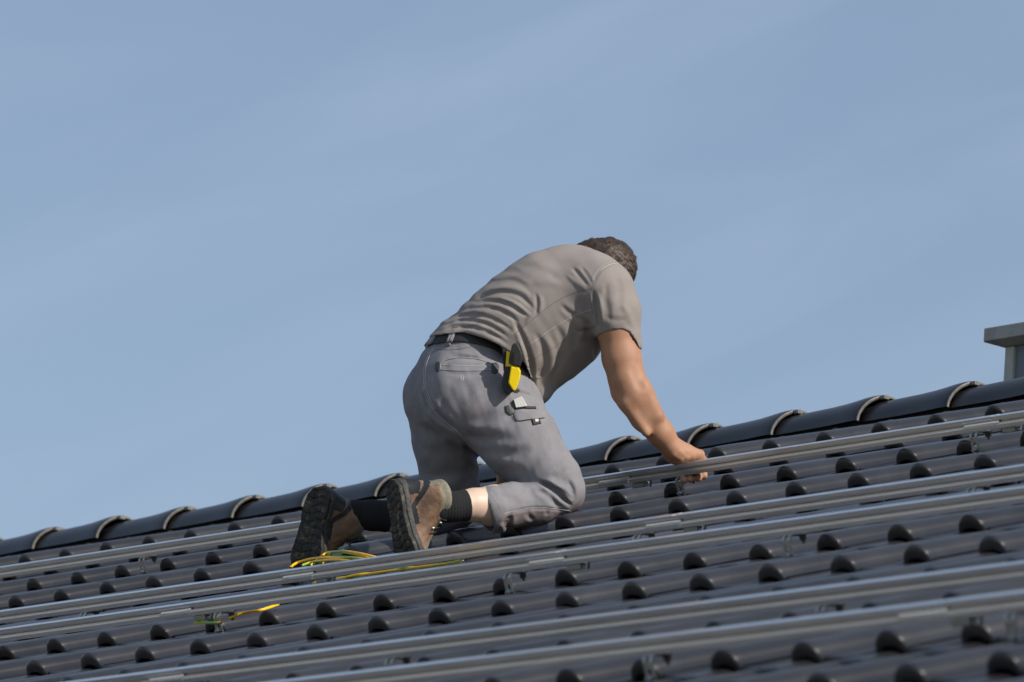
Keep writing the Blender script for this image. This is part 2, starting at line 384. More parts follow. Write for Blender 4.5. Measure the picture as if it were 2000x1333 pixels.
# ------------------------------------------------------------------ roof hooks
def hook(u, v, label, arm=.06):
    root = empty('roof_hook', roof(u, v, 0), label, 'roof hook', 'steel roof hooks holding the rails')
    m = MB(); W_ = .028; T = .005
    # plate rising in front of the tile nose, rounded bend, arm going up-slope under the rail
    prof = [(-.030, -.012), (-.030, .0465)]
    for a in np.linspace(180, 90, 6): prof.append((-.018 + .012 * math.cos(R(a)), .0465 + .012 * math.sin(R(a))))
    prof += [(arm, .0585)]
    inner = [(arm, .0585 - T)]
    for a in np.linspace(90, 180, 6): inner.append((-.018 + (.012 - T) * math.cos(R(a)), .0465 + (.012 - T) * math.sin(R(a))))
    inner += [(-.030 + T, -.012)]
    # split into two cheeks around a slot plus the solid top
    poly = prof + inner
    m.prism(poly, roof(u - .014, v, 0), RV, RN, RU * .0075); m.prism(poly, roof(u + .0065, v, 0), RV, RN, RU * .0075)
    m.box(roof(u - .0065, v - .0298, .0305), RU * .013, RV * (T - .0004), RN * .016); m.box(roof(u - .0065, v - .018, .0539), RU * .013, RV * (arm + .016), RN * .0042)
    m.build('hook_plate', MT['steel'], root, bevel=.0008)
    b = MB()
    b.tube([roof(u - .001, v - .0302, .012), roof(u - .001, v - .0335, .012)], .0095, 20)
    b.tube([roof(u - .001, v - .0335, .012), roof(u - .001, v - .0400, .012)], .0066, 6); b.tube([roof(u - .001, v - .04, .012), roof(u - .001, v - .0430, .012)], .0034, 10)
    b.build('bolt', MT['zinc'], root)
    k = MB(); k.tube([roof(u + .026, v + .004, .0385), roof(u + .026, v + .004, .0533)], .0085, 6); k.tube([roof(u + .026, v + .004, .0305), roof(u + .026, v + .004, .0405)], .0042, 8)
    k.box(roof(u + .0145, v - .006, .051), RU * .02, RV * .02, RN * .0025)
    k.build('rail_bolt', MT['black'], root)
    return root
for u, v, l in [
 (-1.572, -0.910, 'steel roof hook under the uppermost rail, far left of the boots'),
 (1.030, -0.910, 'steel roof hook under the uppermost rail, directly below the working hand'),
 (2.247, -0.910, 'steel roof hook under the uppermost rail, near the right edge below the chimney'),
 (1.093, -2.730, 'steel roof hook under the third rail, beside the loop of yellow green wire'),
 (2.308, -2.730, 'steel roof hook under the third rail, below the right boot'),
 (3.354, -2.730, 'steel roof hook under the third rail, right of the kneeling person'),
 (-0.129, -2.262, 'steel roof hook under the second rail, its foot showing near the left edge'),
 (2.301, -2.262, 'steel roof hook under the second rail, its foot showing right of the knee'),
 (3.537, -2.262, 'steel roof hook under the second rail, its foot showing near the right edge'),
 (3.400, -4.068, 'blurred steel roof hook between the two lowest rails, left of centre bottom'),
 (4.830, -4.068, 'blurred steel roof hook between the two lowest rails, in the right half'),
 (4.750, -4.501, 'blurred steel roof hook under the lowest rail at the bottom centre'),
 (5.800, -4.501, 'blurred steel roof hook under the lowest rail at the bottom right edge'),
]: hook(u, v, l)

# ------------------------------------------------------------------ chimney
ch = MB()
def pxz(x, y, Y):                   # pixel -> world on the plane Y = const
    d = (np.array([(x - 1000) / FPX, (y - 666.5) / FPX, 1.0])) @ AX; s = (Y - CW[1]) / d[1]; return Vector(CW + s * d)
YC = RCY + .42
a0 = pxz(1920, 668, YC); a1 = pxz(1923, 641, YC)
cx0, cz0, cz1 = a0.x, a0.z, a1.z
CWD, CDP = 1.0, .75; ov = .05
cap = MB(); cap.box((cx0, YC, cz0), (CWD, 0, 0), (0, CDP, 0), (0, 0, cz1 - cz0))
v0 = [(cx0, YC, cz0 - .0005), (cx0 + CWD, YC, cz0 - .0005), (cx0 + CWD, YC + CDP, cz0 - .0005), (cx0, YC + CDP, cz0 - .0005)]
i0 = ov; tz = cz0 - .012
v1 = [(cx0 + i0, YC + i0, tz), (cx0 + CWD - i0, YC + i0, tz), (cx0 + CWD - i0, YC + CDP - i0, tz), (cx0 + i0, YC + CDP - i0, tz)]
cap.add(v0 + v1, [(0, 1, 5, 4), (1, 2, 6, 5), (2, 3, 7, 6), (3, 0, 4, 7), (4, 5, 6, 7)])
chim = MB(); bz = RZ - 1.0
chim.box((cx0 + i0 + .012, YC + i0 + .012, bz), (CWD - 2 * i0 - .024, 0, 0), (0, CDP - 2 * i0 - .024, 0), (0, 0, tz - bz - .001))
chim_o = chim.build('chimney', MT['panel'], house)
cap.build('chimney_cap', MT['concrete'], chim_o, bevel=.004)
fw = .038
for (x, y) in ((cx0 + i0, YC + i0), (cx0 + CWD - i0 - fw, YC + i0), (cx0 + i0, YC + CDP - i0 - fw), (cx0 + CWD - i0 - fw, YC + CDP - i0 - fw)):
    fr = MB(); fr.box((x, y, bz), (fw, 0, 0), (0, fw, 0), (0, 0, tz - bz - .002))
    fr.build('chimney_frame', MT['lead'], chim_o, bevel=.003)

# ------------------------------------------------------------------ implicit-surface modelling (all lengths in px units, see P)
class SDF:
    """list of blended round cones; each op: (a, b, ra, rb, k, flat-axis, flat-factor, sign)"""
    def __init__(s): s.ops = []
    def cone(s, a, b, ra, rb, k=12, ax=None, f=1., sign=1):
        s.ops.append((np.array(a, float), np.array(b, float), ra, rb, k, None if ax is None else np.array(ax, float) / np.linalg.norm(ax), f, sign)); return s
    def ball(s, c, r, k=12, ax=None, f=1., sign=1): return s.cone(c, np.array(c, float) + [0, .01, 0], r, r, k, ax, f, sign)
    def chain(s, pts, k=12, ax=None, f=1.):
        for p, q in zip(pts[:-1], pts[1:]): s.cone(p[:3], q[:3], p[3], q[3], k, ax, f)
        return s
    def __call__(s, p):
        d = None; ops = s.ops
        if len(p) > 500 and len(ops) > 3:
            c = p[len(p) // 2]; rad = np.linalg.norm(p[0] - p[-1]) * .55
            if not hasattr(s, 'one'): s.one = [SDF() for _ in ops]; [o.ops.append((*q[:7], 1)) for o, q in zip(s.one, ops)]
            e = np.array([o(c[None])[0] for o in s.one]); pos = np.array([q[7] > 0 for q in ops]); mn = e[pos].min()
            ops = [q for q, x, g in zip(ops, e, pos) if x < (mn if g else 0) + 2.2 * rad + q[4] + 12]
            if ops[0][7] < 0: ops = s.ops
        for a, b, ra, rb, k, ax, f, sg in ops:
            q = p
            if ax is not None:
                c = (a + b) / 2; g = 1 / f - 1
                q = p + ((p - c) @ ax)[:, None] * ax * g; a = a + ax * ((a - c) @ ax) * g; b = b + ax * ((b - c) @ ax) * g
            ab = b - a; t = np.clip(((q - a) @ ab) / (ab @ ab), 0, 1)
            e = np.linalg.norm(q - a - t[:, None] * ab, axis=1) - (ra + (rb - ra) * t)
            if ax is not None and f < 1: e = e * (.5 + .5 * f)
            if d is None: d = e
            elif sg > 0:
                h = np.maximum(k - np.abs(d - e), 0) / k; d = np.minimum(d, e) - h * h * k * .25
            else:
                e = -e; h = np.maximum(k - np.abs(d - e), 0) / k; d = np.maximum(d, e) + h * h * k * .25
        return d
def nets(fn, lo, hi, h, B=16):
    """surface nets on sparse blocks"""
    lo = np.array(lo, float); n = np.ceil((np.array(hi) - lo) / h).astype(int) + 1
    NB = np.ceil(n / B).astype(int); ids = []; pos = []; quads = []
    bc = np.stack(np.meshgrid(*[np.arange(k) for k in NB], indexing='ij'), -1).reshape(-1, 3)
    cen = lo + (bc + .5) * B * h
    act = np.abs(fn(cen)) < B * h * .87 * 1.9 + 14
    g = np.arange(-1, B + 1); G = np.stack(np.meshgrid(g, g, g, indexing='ij'), -1)
    big = (n + B * 2 + 4).astype(np.int64)
    for b in bc[act]:
        o = b * B
        val = fn(((G + o).reshape(-1, 3)) * h + lo).reshape(B + 2, B + 2, B + 2)
        s = val < 0
        if s.all() or not s.any(): continue
        # cells -1..B-1 ; vertex for owned cells 0..B-1 -> local index 1..B
        c = {}
        for i in (0, 1):
            for j in (0, 1):
                for k in (0, 1): c[i, j, k] = val[1 + i:B + 1 + i, 1 + j:B + 1 + j, 1 + k:B + 1 + k]
        st = np.stack([c[q] < 0 for q in c]); m = st.any(0) & ~st.all(0)
        acc = np.zeros((*m.shape, 3)); cnt = np.zeros(m.shape)
        for q in c:
            for a in range(3):
                if q[a] == 0:
                    r = list(q); r[a] = 1; r = tuple(r); v0, v1 = c[q], c[r]
                    x = (v0 < 0) != (v1 < 0); t = np.where(x, v0 / np.where(x, v0 - v1, 1), 0)
                    for k in range(3): acc[..., k] += np.where(x, (t if k == a else q[k]), 0)
                    cnt += x
        L = np.argwhere(m)
        if len(L) == 0: continue
        pp = acc[m] / cnt[m][:, None] + L + o
        gl = L + o + 1
        ids.append((gl[:, 0] * big[1] + gl[:, 1]) * big[2] + gl[:, 2]); pos.append(pp * h + lo)
        for a in range(3):
            d0 = [slice(1, B + 1)] * 3; d1 = list(d0)
            # edge from point p to p+e_a, p owned (0..B-1): needs index up to B
            e0 = val[1:B + 1, 1:B + 1, 1:B + 1]; sl = [slice(1, B + 1)] * 3; sl[a] = slice(2, B + 2); e1 = val[tuple(sl)]
            x = (e0 < 0) != (e1 < 0); Q = np.argwhere(x)
            if len(Q) == 0: continue
            inside = (e0 < 0)[x]; b1, b2 = [(1, 2), (2, 0), (0, 1)][a]
            gq = Q + o + 1; cs = []
            for u, v in ((0, 0), (1, 0), (1, 1), (0, 1)):
                w_ = gq.copy(); w_[:, b1] -= u; w_[:, b2] -= v
                cs.append((w_[:, 0] * big[1] + w_[:, 1]) * big[2] + w_[:, 2])
            q = np.stack(cs, 1); q[~inside] = q[~inside][:, ::-1]
            quads.append(q)
    ids = np.concatenate(ids); pos = np.concatenate(pos); quads = np.concatenate(quads)
    o = np.argsort(ids); ids = ids[o]; pos = pos[o]
    f = np.searchsorted(ids, quads); f = np.clip(f, 0, len(ids) - 1)
    ok = (ids[f] == quads).all(1)
    f = f[ok]
    # one light smoothing pass
    for _ in range(1):
        e = np.concatenate([f[:, [0, 1]], f[:, [1, 2]], f[:, [2, 3]], f[:, [3, 0]]])
        sm = np.zeros_like(pos); ct = np.zeros(len(pos))
        for k in range(3): sm[:, k] = np.bincount(e[:, 0], pos[e[:, 1], k], len(pos)) + np.bincount(e[:, 1], pos[e[:, 0], k], len(pos))
        ct = np.bincount(e.ravel(), minlength=len(pos)); ok2 = ct > 0
        pos[ok2] = pos[ok2] * .5 + .5 * sm[ok2] / ct[ok2, None]
    return pos, f
def surf(name, fn, lo, hi, h, mats, parent, region=None):
    v, f = nets(fn, lo, hi, h)
    me = mesh(name, P(v[:, 0], v[:, 1], v[:, 2]), f[:, ::-1].copy())
    o = link(name, me, mats, parent)
    if region is not None:
        c = v[f].mean(1); mi = region(c).astype(np.int32)
        if len(me.polygons) == len(mi): me.polygons.foreach_set('material_index', mi)
    o['nv'] = len(v); del o['nv']
    return o
# --- fold maps: 2-D rasters of cloth relief over a garment's own pattern area
class Folds:
    def __init__(s, x0, y0, x1, y1):
        s.o = (x0, y0); s.X, s.Y = np.meshgrid(np.arange(x0, x1), np.arange(y0, y1)); s.Z = np.zeros(s.X.shape)
    def line(s, pts, amp, wdt, skew=0., taper=True):
        pts = np.array(pts, float)
        # smooth polyline
        for _ in range(2):
            q = [pts[0]]
            for a, b in zip(pts[:-1], pts[1:]): q += [a * .75 + b * .25, a * .25 + b * .75]
            q.append(pts[-1]); pts = np.array(q)
        seg = np.r_[0, np.cumsum(np.linalg.norm(np.diff(pts, axis=0), axis=1))]; L = seg[-1]
        best = np.full(s.X.shape, 1e9); T = np.zeros(s.X.shape); SD = np.zeros(s.X.shape)
        for i in range(len(pts) - 1):
            a, b = pts[i], pts[i + 1]; ab = b - a; l2 = ab @ ab + 1e-9
            px, py = s.X - a[0], s.Y - a[1]; t = np.clip((px * ab[0] + py * ab[1]) / l2, 0, 1)
            dx, dy = px - t * ab[0], py - t * ab[1]; d = np.hypot(dx, dy); m = d < best
            best = np.where(m, d, best); T = np.where(m, (seg[i] + t * math.sqrt(l2)) / L, T)
            SD = np.where(m, np.sign(ab[0] * dy - ab[1] * dx) * d, SD)
        w_ = wdt * (.7 + .5 * np.sin(T * math.pi))
        tp = np.clip(np.minimum(T, 1 - T) * 4, 0, 1) if taper else 1
        tp = tp * tp * (3 - 2 * tp) if taper else 1
        x = SD / w_
        s.Z += amp * tp * np.exp(-x * x) * (1 + skew * np.tanh(x))
        # flanking counter-relief so a valley pushes cloth up beside it
        s.Z -= amp * .35 * tp * (np.exp(-((np.abs(x) - 1.8) / .9) ** 2))
    def noise(s, amp, sx, sy, ang, n=40, seed=1, box=None):
        r = np.random.default_rng(seed); c, d = math.cos(ang), math.sin(ang)
        U = s.X * c + s.Y * d; V = -s.X * d + s.Y * c; Z = np.zeros(U.shape)
        Wp = 6 * np.sin(U / 31 + 1) + 5 * np.sin(V / 23 + 2)
        for i in range(n):
            a, b = r.normal(0, 1 / sx), r.normal(0, 1 / sy); Z += np.sin((U + Wp) * a + (V + Wp) * b + r.uniform(0, 6.28))
        Z *= amp / math.sqrt(n)
        if box is not None:
            x, y, rr = box; Z *= np.exp(-((s.X - x) ** 2 + (s.Y - y) ** 2) / rr ** 2)
        s.Z += Z
    def __call__(s, p):
        x = np.clip(p[:, 0] - s.o[0], 0, s.X.shape[1] - 1.01); y = np.clip(p[:, 1] - s.o[1], 0, s.X.shape[0] - 1.01)
        i, j = x.astype(int), y.astype(int); u, v = x - i, y - j; Z = s.Z
        return (Z[j, i] * (1 - u) + Z[j, i + 1] * u) * (1 - v) + (Z[j + 1, i] * (1 - u) + Z[j + 1, i + 1] * u) * v
def crop1(pts): return [(780 + x / 3.702, 440 + y / 3.702) for x, y in pts]
def crop2(pts): return [(760 + x / 4.167, 740 + y / 4.167) for x, y in pts]

person = empty('person', P(1000, 1010, -60), 'kneeling man in grey t-shirt and grey work trousers bending forward on the roof', 'person')

# ---------------- trousers
LAT = (-.70, .06, .71)
TR = SDF()
TR.cone((931, 694, 0), (922, 732, 0), 82, 90, 20, (0, 0, 1), 1.12); TR.cone((985, 735, -30), (1008, 772, -48), 48, 46, 20)
TR.cone((908, 745, -5), (930, 770, -5), 98, 98, 30)
TR.ball((905, 778, -52), 84, 30); TR.ball((868, 768, 42), 77, 22)
TR.chain([(955, 785, -45, 92), (1020, 868, -78, 72), (1078, 938, -112, 54), (1096, 962, -116, 45)], 26)
TR.chain([(1096, 962, -116, 43), (1050, 984, -136, 42), (1000, 987, -160, 43), (962, 996, -186, 47)], 10)
TR.chain([(862, 790, 40, 70), (872, 860, 58, 62), (877, 935, 78, 52), (892, 982, 90, 47)], 26)
TR.chain([(892, 984, 90, 46), (850, 1004, 92, 40), (800, 1008, 90, 38)], 10)
ft = Folds(770, 600, 1180, 1070)
c2 = crop2
for pts, a, w_ in [
 (c2([(570, 440), (640, 560), (700, 640), (800, 740), (900, 810)]), -3.5, 6),
 (c2([(300, 60), (300, 180), (380, 290), (500, 380), (580, 440)]), -5.5, 7),
 (c2([(560, 430), (700, 470), (900, 500), (1080, 490)]), -2.5, 11), (c2([(600, 400), (760, 410), (930, 380), (1050, 330)]), 2.2, 12),
 (c2([(700, 560), (880, 600), (1060, 600), (1200, 560)]), -2.0, 11), (c2([(760, 620), (950, 690), (1150, 700)]), 1.6, 11),
 (c2([(1040, 200), (1000, 330), (900, 400)]), -1.6, 8), (c2([(940, 120), (1060, 110), (1170, 150)]), -2.2, 4), (c2([(960, 160), (1060, 180), (1160, 200)]), 1.8, 5),
 (c2([(1200, 830), (1320, 880), (1400, 960), (1500, 1050)]), -6, 5), (c2([(1260, 810), (1400, 880), (1480, 990)]), 3, 8),
 (c2([(1180, 900), (1290, 950), (1390, 1060)]), -3.0, 6), (c2([(1080, 860), (1220, 900), (1330, 1000)]), 2, 8),
 (c2([(1340, 880), (1430, 930), (1500, 1000)]), -3, 4), (c2([(1450, 820), (1490, 900), (1500, 990)]), -2.5, 5),
 (c2([(930, 1110), (1060, 1070), (1200, 1050), (1470, 1075)]), -1.8, 3), (c2([(1000, 1100), (960, 1190), (980, 1240)]), -4, 6),
 (c2([(1150, 1060), (1120, 1110), (1180, 1150)]), -2.4, 5), (c2([(1300, 1070), (1270, 1110)]), -2.4, 5), (c2([(880, 1180), (930, 1230), (900, 1280)]), 3, 7),
 (c2([(760, 890), (900, 900), (1050, 960)]), 1.4, 10), (c2([(800, 930), (960, 960), (1080, 1030)]), -1.4, 10),
 (c2([(200, 380), (330, 430), (500, 470)]), -1.6, 12), (c2([(230, 560), (420, 600), (620, 560)]), -1.4, 13), (c2([(260, 760), (420, 800), (640, 760)]), -1.8, 10),
 (c2([(640, 640), (650, 760), (640, 860)]), -3, 7), (c2([(300, 860), (450, 850), (600, 880)]), 1.6, 9),
 ([(945, 745), (925, 790), (905, 850)], 1.5, 16), ([(870, 690), (905, 700), (960, 700), (985, 710)], -1.2, 5),
 (crop1([(300, 1000), (470, 950), (670, 1000)]), -1.4, 4), (crop1([(310, 1060), (470, 1085), (660, 1060)]), -1.2, 5)]:
    ft.line(pts, a, w_ * .82)
ft.Z *= 1.25; ft.noise(.9, 14, 30, .6, seed=3); ft.noise(.5, 5, 9, .2, seed=4)
HEM = lambda x, k: np.interp(x, k[0], k[1])
belt_lo = ([800, 827, 842, 885, 915, 942, 964, 985, 1010, 1060], [690, 679, 672.5, 667, 668.5, 674, 682, 694, 712, 748])
def f_tr(p):
    d = TR(p) - ft(p)
    # waistband top (just under the belt) and open right hem
    d = np.maximum(d, (HEM(p[:, 0], belt_lo) - 9) - p[:, 1])
    hem = ((p - np.array([946, 999, -192])) @ np.array([-.90, .30, -.32]))
    near = p[:, 2] < -40
    d2 = np.maximum(d, hem)
    inner = d + 4.5
    d2 = np.maximum(d2, np.where(((p - np.array([946, 999, -192])) @ np.array([.90, -.30, .32])) < 36, -(d + 5), -50))
    return np.where((p[:, 0] < 1030) & (p[:, 1] > 925) & near, d2, d)
tro = surf('trousers', f_tr, (770, 640, -256), (1180, 1070, 200), 2.6, [MT['trousers'], MT['trousers2']], person,
     lambda c: ((c[:, 1] > np.interp(c[:, 0], [930, 985, 1048, 1112, 1125, 1145], [1040, 1003, 994, 999, 985, 962])) & (c[:, 0] > 975)))

# ---------------- belt
def f_belt(p):
    b = TR(p); y = p[:, 1] - HEM(p[:, 0], belt_lo)
    return np.maximum(np.maximum(b - 3.2, -(b + 1.5)), np.abs(y + 9) - 10.5)
belt = surf('belt', f_belt, (800, 630, -130), (1070, 760, 130), 2.2, MT['belt'], person)

# ---------------- shirt
SH_ = SDF()
SH_.cone((925, 705, 0), (968, 688, -4), 92, 106, 30, (0, 0, 1), 1.02)
SH_.chain([(968, 688, -4, 103), (999, 664, -6, 109), (1030, 641, -8, 113), (1060, 618, -8, 112), (1090, 597, -8, 111), (1118, 580, -4, 102)], 18, (0, 0, 1), .93)
SH_.ball((1140, 572, 60), 72, 40)
SH_.ball((1165, 566, -62), 66, 36)
SH_.chain([(1182, 572, -82, 59), (1200, 610, -92, 50), (1212, 672, -100, 42)], 14)
SH_.chain([(1120, 580, 88, 55), (1090, 635, 118, 46)], 14)
SH_.cone((1010, 700, -20), (1048, 765, -40), 66, 26, 22); SH_.cone((1100, 660, -5), (1042, 740, -10), 72, 44, 30, (0, 0, 1), 1.0)
fs_ = Folds(800, 440, 1290, 830)
c1 = crop1
for pts, a, w_ in [
 (c1([(520, 560), (700, 480), (860, 500), (950, 580), (1000, 650)]), -3.4, 5), (c1([(600, 480), (760, 440), (900, 470), (980, 560)]), 2.0, 5),
 (c1([(450, 600), (600, 545), (760, 560), (880, 630), (950, 690)]), -3.8, 5), (c1([(700, 520), (840, 560), (930, 640), (980, 670)]), 2.6, 4),
 (c1([(400, 640), (540, 590), (700, 600), (830, 670), (900, 740)]), -3.6, 5), (c1([(350, 690), (500, 640), (640, 660), (760, 720), (840, 790)]), -3.4, 4.5),
 (c1([(310, 730), (440, 680), (600, 700), (720, 760), (820, 840)]), -3.0, 4), (c1([(280, 770), (400, 730), (560, 745), (700, 800), (800, 880)]), -2.6, 4),
 (c1([(460, 750), (600, 800), (720, 850), (810, 900)]), 1.8, 5), (c1([(650, 370), (780, 330), (900, 340)]), -1.3, 7), (c1([(560, 460), (700, 400), (850, 400), (960, 470)]), -1.8, 6),
 (c1([(840, 300), (980, 300), (1100, 360), (1160, 430)]), -1.2, 9), (c1([(960, 420), (1080, 400), (1180, 440)]), 1.2, 9),
 (c1([(1240, 300), (1310, 370), (1380, 450)]), -3.0, 5), (c1([(1310, 300), (1360, 370), (1400, 440)]), -2.4, 4), (c1([(1200, 350), (1290, 430), (1370, 480)]), 1.6, 5),
 (c1([(980, 480), (1000, 560), (985, 660)]), -2.8, 4), (c1([(1020, 500), (1030, 580), (1010, 650)]), 1.6, 5),
 (c1([(940, 660), (860, 740), (820, 800)]), -3, 5), (c1([(800, 640), (860, 740), (930, 900), (965, 1080), (972, 1240)]), -5.0, 5.5), (c1([(860, 820), (900, 930), (940, 1080)]), 3.5, 6),
 (c1([(960, 760), (1030, 850), (1040, 1000), (1000, 1200)]), -2.8, 7), (c1([(1040, 780), (1110, 900), (1100, 1060), (1030, 1220)]), 2.5, 8),
 (c1([(1120, 700), (1190, 830), (1170, 980), (1090, 1130)]), -2.4, 8), (c1([(1220, 650), (1270, 790), (1240, 930)]), -2.2, 8), (c1([(1290, 600), (1330, 720), (1310, 860)]), 2.2, 8),
 (c1([(1150, 560), (1230, 640), (1330, 690), (1420, 740)]), -2.6, 6), (c1([(1250, 760), (1340, 770), (1440, 730)]), -2.4, 5), (c1([(1280, 830), (1360, 850), (1430, 810)]), -2.0, 6),
 (c1([(1395, 450), (1430, 350), (1500, 290), (1590, 268)]), -2.2, 3), (c1([(1395, 450), (1420, 560), (1440, 700), (1450, 780)]), -5.5, 5), (c1([(1440, 480), (1455, 600), (1470, 720)]), 2.5, 6),
 (c1([(1500, 400), (1490, 520), (1520, 640), (1510, 720)]), -2.0, 6), (c1([(1560, 350), (1600, 480), (1590, 620)]), -1.4, 8), (c1([(1660, 400), (1670, 520), (1650, 640)]), -1.3, 8), (c1([(1480, 660), (1560, 690), (1650, 680)]), -1.4, 6), (c1([(1600, 560), (1660, 640), (1700, 760)]), 1.6, 7)]:
    fs_.line(pts, a * .68, w_ * .74)
fs_.Z *= 1.2; fs_.noise(1.7, 24, 4.5, math.atan2(-.5, .86) + .25, seed=7, box=(915, 610, 75)); fs_.noise(1.0, 10, 3.2, math.atan2(-.5, .86) + .35, seed=17, box=(900, 625, 70)); fs_.noise(.7, 22, 9, 1.2, seed=8, box=(1090, 690, 90)); fs_.noise(.45, 16, 12, .5, seed=9)
sh_hem = ([780, 822, 838, 845, 870, 905, 928, 950, 972, 990, 1003, 1015, 1026, 1036, 1043, 1050, 1070], [684, 669, 661, 657, 653, 650, 656, 663, 673, 684, 690, 697, 712, 736, 764, 790, 800])
SC = SDF().chain([(1190, 560, -85, 20), (1206, 640, -96, 34), (1222, 720, -106, 38)], 10)
def f_sh(p):
    d = SH_(p); e = TR(p) - 6; g = np.clip((p[:, 0] - 835) / 25, 0, 1) * 0 + 1; h = np.maximum(14 - np.abs(d - e), 0) / 14; d = np.where(p[:, 1] < 740, np.minimum(d, e + (1 - g) * 4) - h * h * 3, d) - fs_(p)
    hem = p[:, 1] - HEM(p[:, 0], sh_hem)
    slv = p[:, 1] - np.interp(p[:, 0], [1150, 1174, 1199, 1216, 1230, 1241, 1251, 1262], [664, 656, 648, 647.5, 653, 668, 688, 700]) - .12 * (p[:, 2] + 100) + .15 * np.maximum(p[:, 2] + 100, 0)
    slv = np.where((p[:, 2] < -30) & (p[:, 0] > 1160), slv, -50)
    inn = -(d + 5)
    cut = np.where((p[:, 0] < 1060) & (p[:, 1] > 640) & (p[:, 0] - p[:, 1] < 330), inn, -50)
    d = np.maximum(d, np.where(p[:, 0] < 1075, hem, -50)); d = np.maximum(d, slv)
    d = np.maximum(d, np.where((p[:, 0] > 1150) & (p[:, 1] > 620) & (p[:, 2] < -30), -SC(p), -50))
    sl = (p - np.array([1090, 640, 122])) @ np.array([-.4, .9, .2]); d = np.maximum(d, np.where(p[:, 2] > 85, sl, -50))
    nk = SDF().ball((1168, 512, 10), 30)(p); d = np.maximum(d, -nk)
    return np.maximum(d, cut)
shirt = surf('shirt', f_sh, (795, 440, -190), (1290, 830, 210), 2.3, MT['shirt'], person)

# ---------------- body (one continuous skin surface)
BD = SDF()
BD.chain([(925, 745, 0, 66), (960, 690, 0, 70), (1040, 630, -5, 84), (1100, 590, -5, 78)], 30)
BD.cone((1110, 585, -60), (1110, 585, 60), 38, 38, 20)
BD.chain([(1120, 572, 5, 46), (1160, 540, 8, 36), (1185, 525, 8, 38)], 20)
# head: cranium, face, jaw, nose, brow, ears
BD.ball((1187, 522, 8), 54, 10, (0, 0, 1), .84); BD.cone((1196, 555, 8), (1191, 582, 8), 38, 26, 14, (0, 0, 1), .9)
BD.cone((1230, 574, 8), (1224, 586, 8), 5, 7, 6); BD.cone((1222, 562, -14), (1222, 562, 30), 7, 7, 8)
BD.cone((1216, 594, 0), (1216, 594, 16), 5, 5, 6); BD.ball((1192, 556, -42), 11, 4, (0, 0, 1), .4); BD.ball((1192, 556, 58), 11, 4, (0, 0, 1), .4)
for e in (-13, 29): BD.ball((1228, 572, e), 6, 5, sign=-1); BD.ball((1222, 572, e), 6, 2)
# right arm
BD.chain([(1175, 565, -70, 40), (1204, 640, -98, 37), (1214, 700, -106, 35.5), (1225, 742, -112, 34)], 16)
BD.chain([(1225, 742, -112, 34.5), (1240, 775, -116, 35), (1262, 812, -110, 30.5), (1290, 846, -101, 24.5), (1309, 872, -90, 22)], 14)
BD.ball((1211, 768, -114), 17, 10); BD.cone((1256, 758, -130), (1284, 812, -128), 15, 10, 12); BD.cone((1242, 722, -157), (1252, 750, -158), 12, 10, 10, sign=-1); BD.cone((1222, 790, -140), (1262, 846, -138), 10, 8, 14)
# right hand: palm behind the rail, four fingers curling beneath it, thumb over
BD.cone((1313, 876, -88), (1342, 892, -58), 22, 19, 10, (.55, -.83, 0), .78); BD.cone((1318, 888, -80), (1350, 902, -60), 20, 15, 10); BD.cone((1326, 880, -82), (1356, 892, -66), 17, 13, 10)
for i, (kx, ky, kd) in enumerate([(1366, 888, -50), (1354, 896, -56), (1341, 903, -60), (1328, 909, -64)]):
    tx, ty, td = [(1375, 930, -84), (1364, 934, -92), (1350, 937, -98), (1337, 939, -102)][i]
    r = [8.4, 8.8, 8.2, 7.2][i]; mx_, my_ = kx + 6, ky + 22
    BD.chain([(1336, 888, -66, r + 3), (kx, ky, kd, r + 1.6), (mx_, my_, kd - 8, r), (tx, ty, td, r - 1)], 3.0)
BD.chain([(1318, 872, -86, 13), (1342, 881, -82, 11), (1362, 889, -76, 9.5), (1374, 899, -68, 8)], 9)
for q0, q1 in (((1316, 888, -104), (1330, 897, -98)), ((1328, 884, -102), (1342, 894, -94)), ((1340, 882, -94), (1354, 892, -86))): BD.cone(q0, q1, 4.2, 4.6, 7)
for q in [(1330, 876, -131), (1338, 884, -128)]: pass
# left arm and hand
BD.chain([(1115, 580, 80, 40), (1065, 665, 130, 35), (1020, 742, 165, 32)], 16)
BD.chain([(1020, 742, 165, 32), (1008, 815, 190, 30), (993, 925, 220, 22)], 14)
BD.cone((993, 928, 220), (982, 962, 226), 20, 20, 10, (.6, -.2, -.76), .6)
for i in range(4):
    o = (i - 1.5) * 11; BD.chain([(982 + o * .6, 960 - o * .2, 226 - o * .7, 9), (976 + o * .9, 988 - o * .1, 226 - o * .9, 8), (972 + o, 1008, 222 - o, 7)], 3)
BD.chain([(996, 940, 212, 10), (1008, 962, 206, 9), (1008, 984, 202, 7.5)], 4)
# legs
BD.chain([(950, 790, -45, 70), (1078, 940, -112, 40), (1090, 962, -116, 36)], 14)
BD.chain([(1090, 962, -116, 36), (1020, 985, -152, 33), (965, 986, -182, 36), (925, 987, -206, 30.5), (895, 989, -224, 26), (866, 993, -238, 24)], 14)
BD.ball((958, 994, -188), 31, 14)
BD.chain([(868, 800, 42, 55), (880, 940, 80, 40), (892, 984, 90, 37)], 14)
BD.chain([(892, 984, 90, 36), (840, 1002, 88, 32), (780, 1010, 84, 31), (735, 1008, 86, 26), (700, 1005, 87, 23)], 14)
body = surf('body', BD, (690, 450, -280), (1400, 1080, 290), 2.2, [MT['skin'], MT['paleskin']], person,
     lambda c: (c[:, 1] > 900) & (c[:, 0] < 1120) & (c[:, 2] < 180))

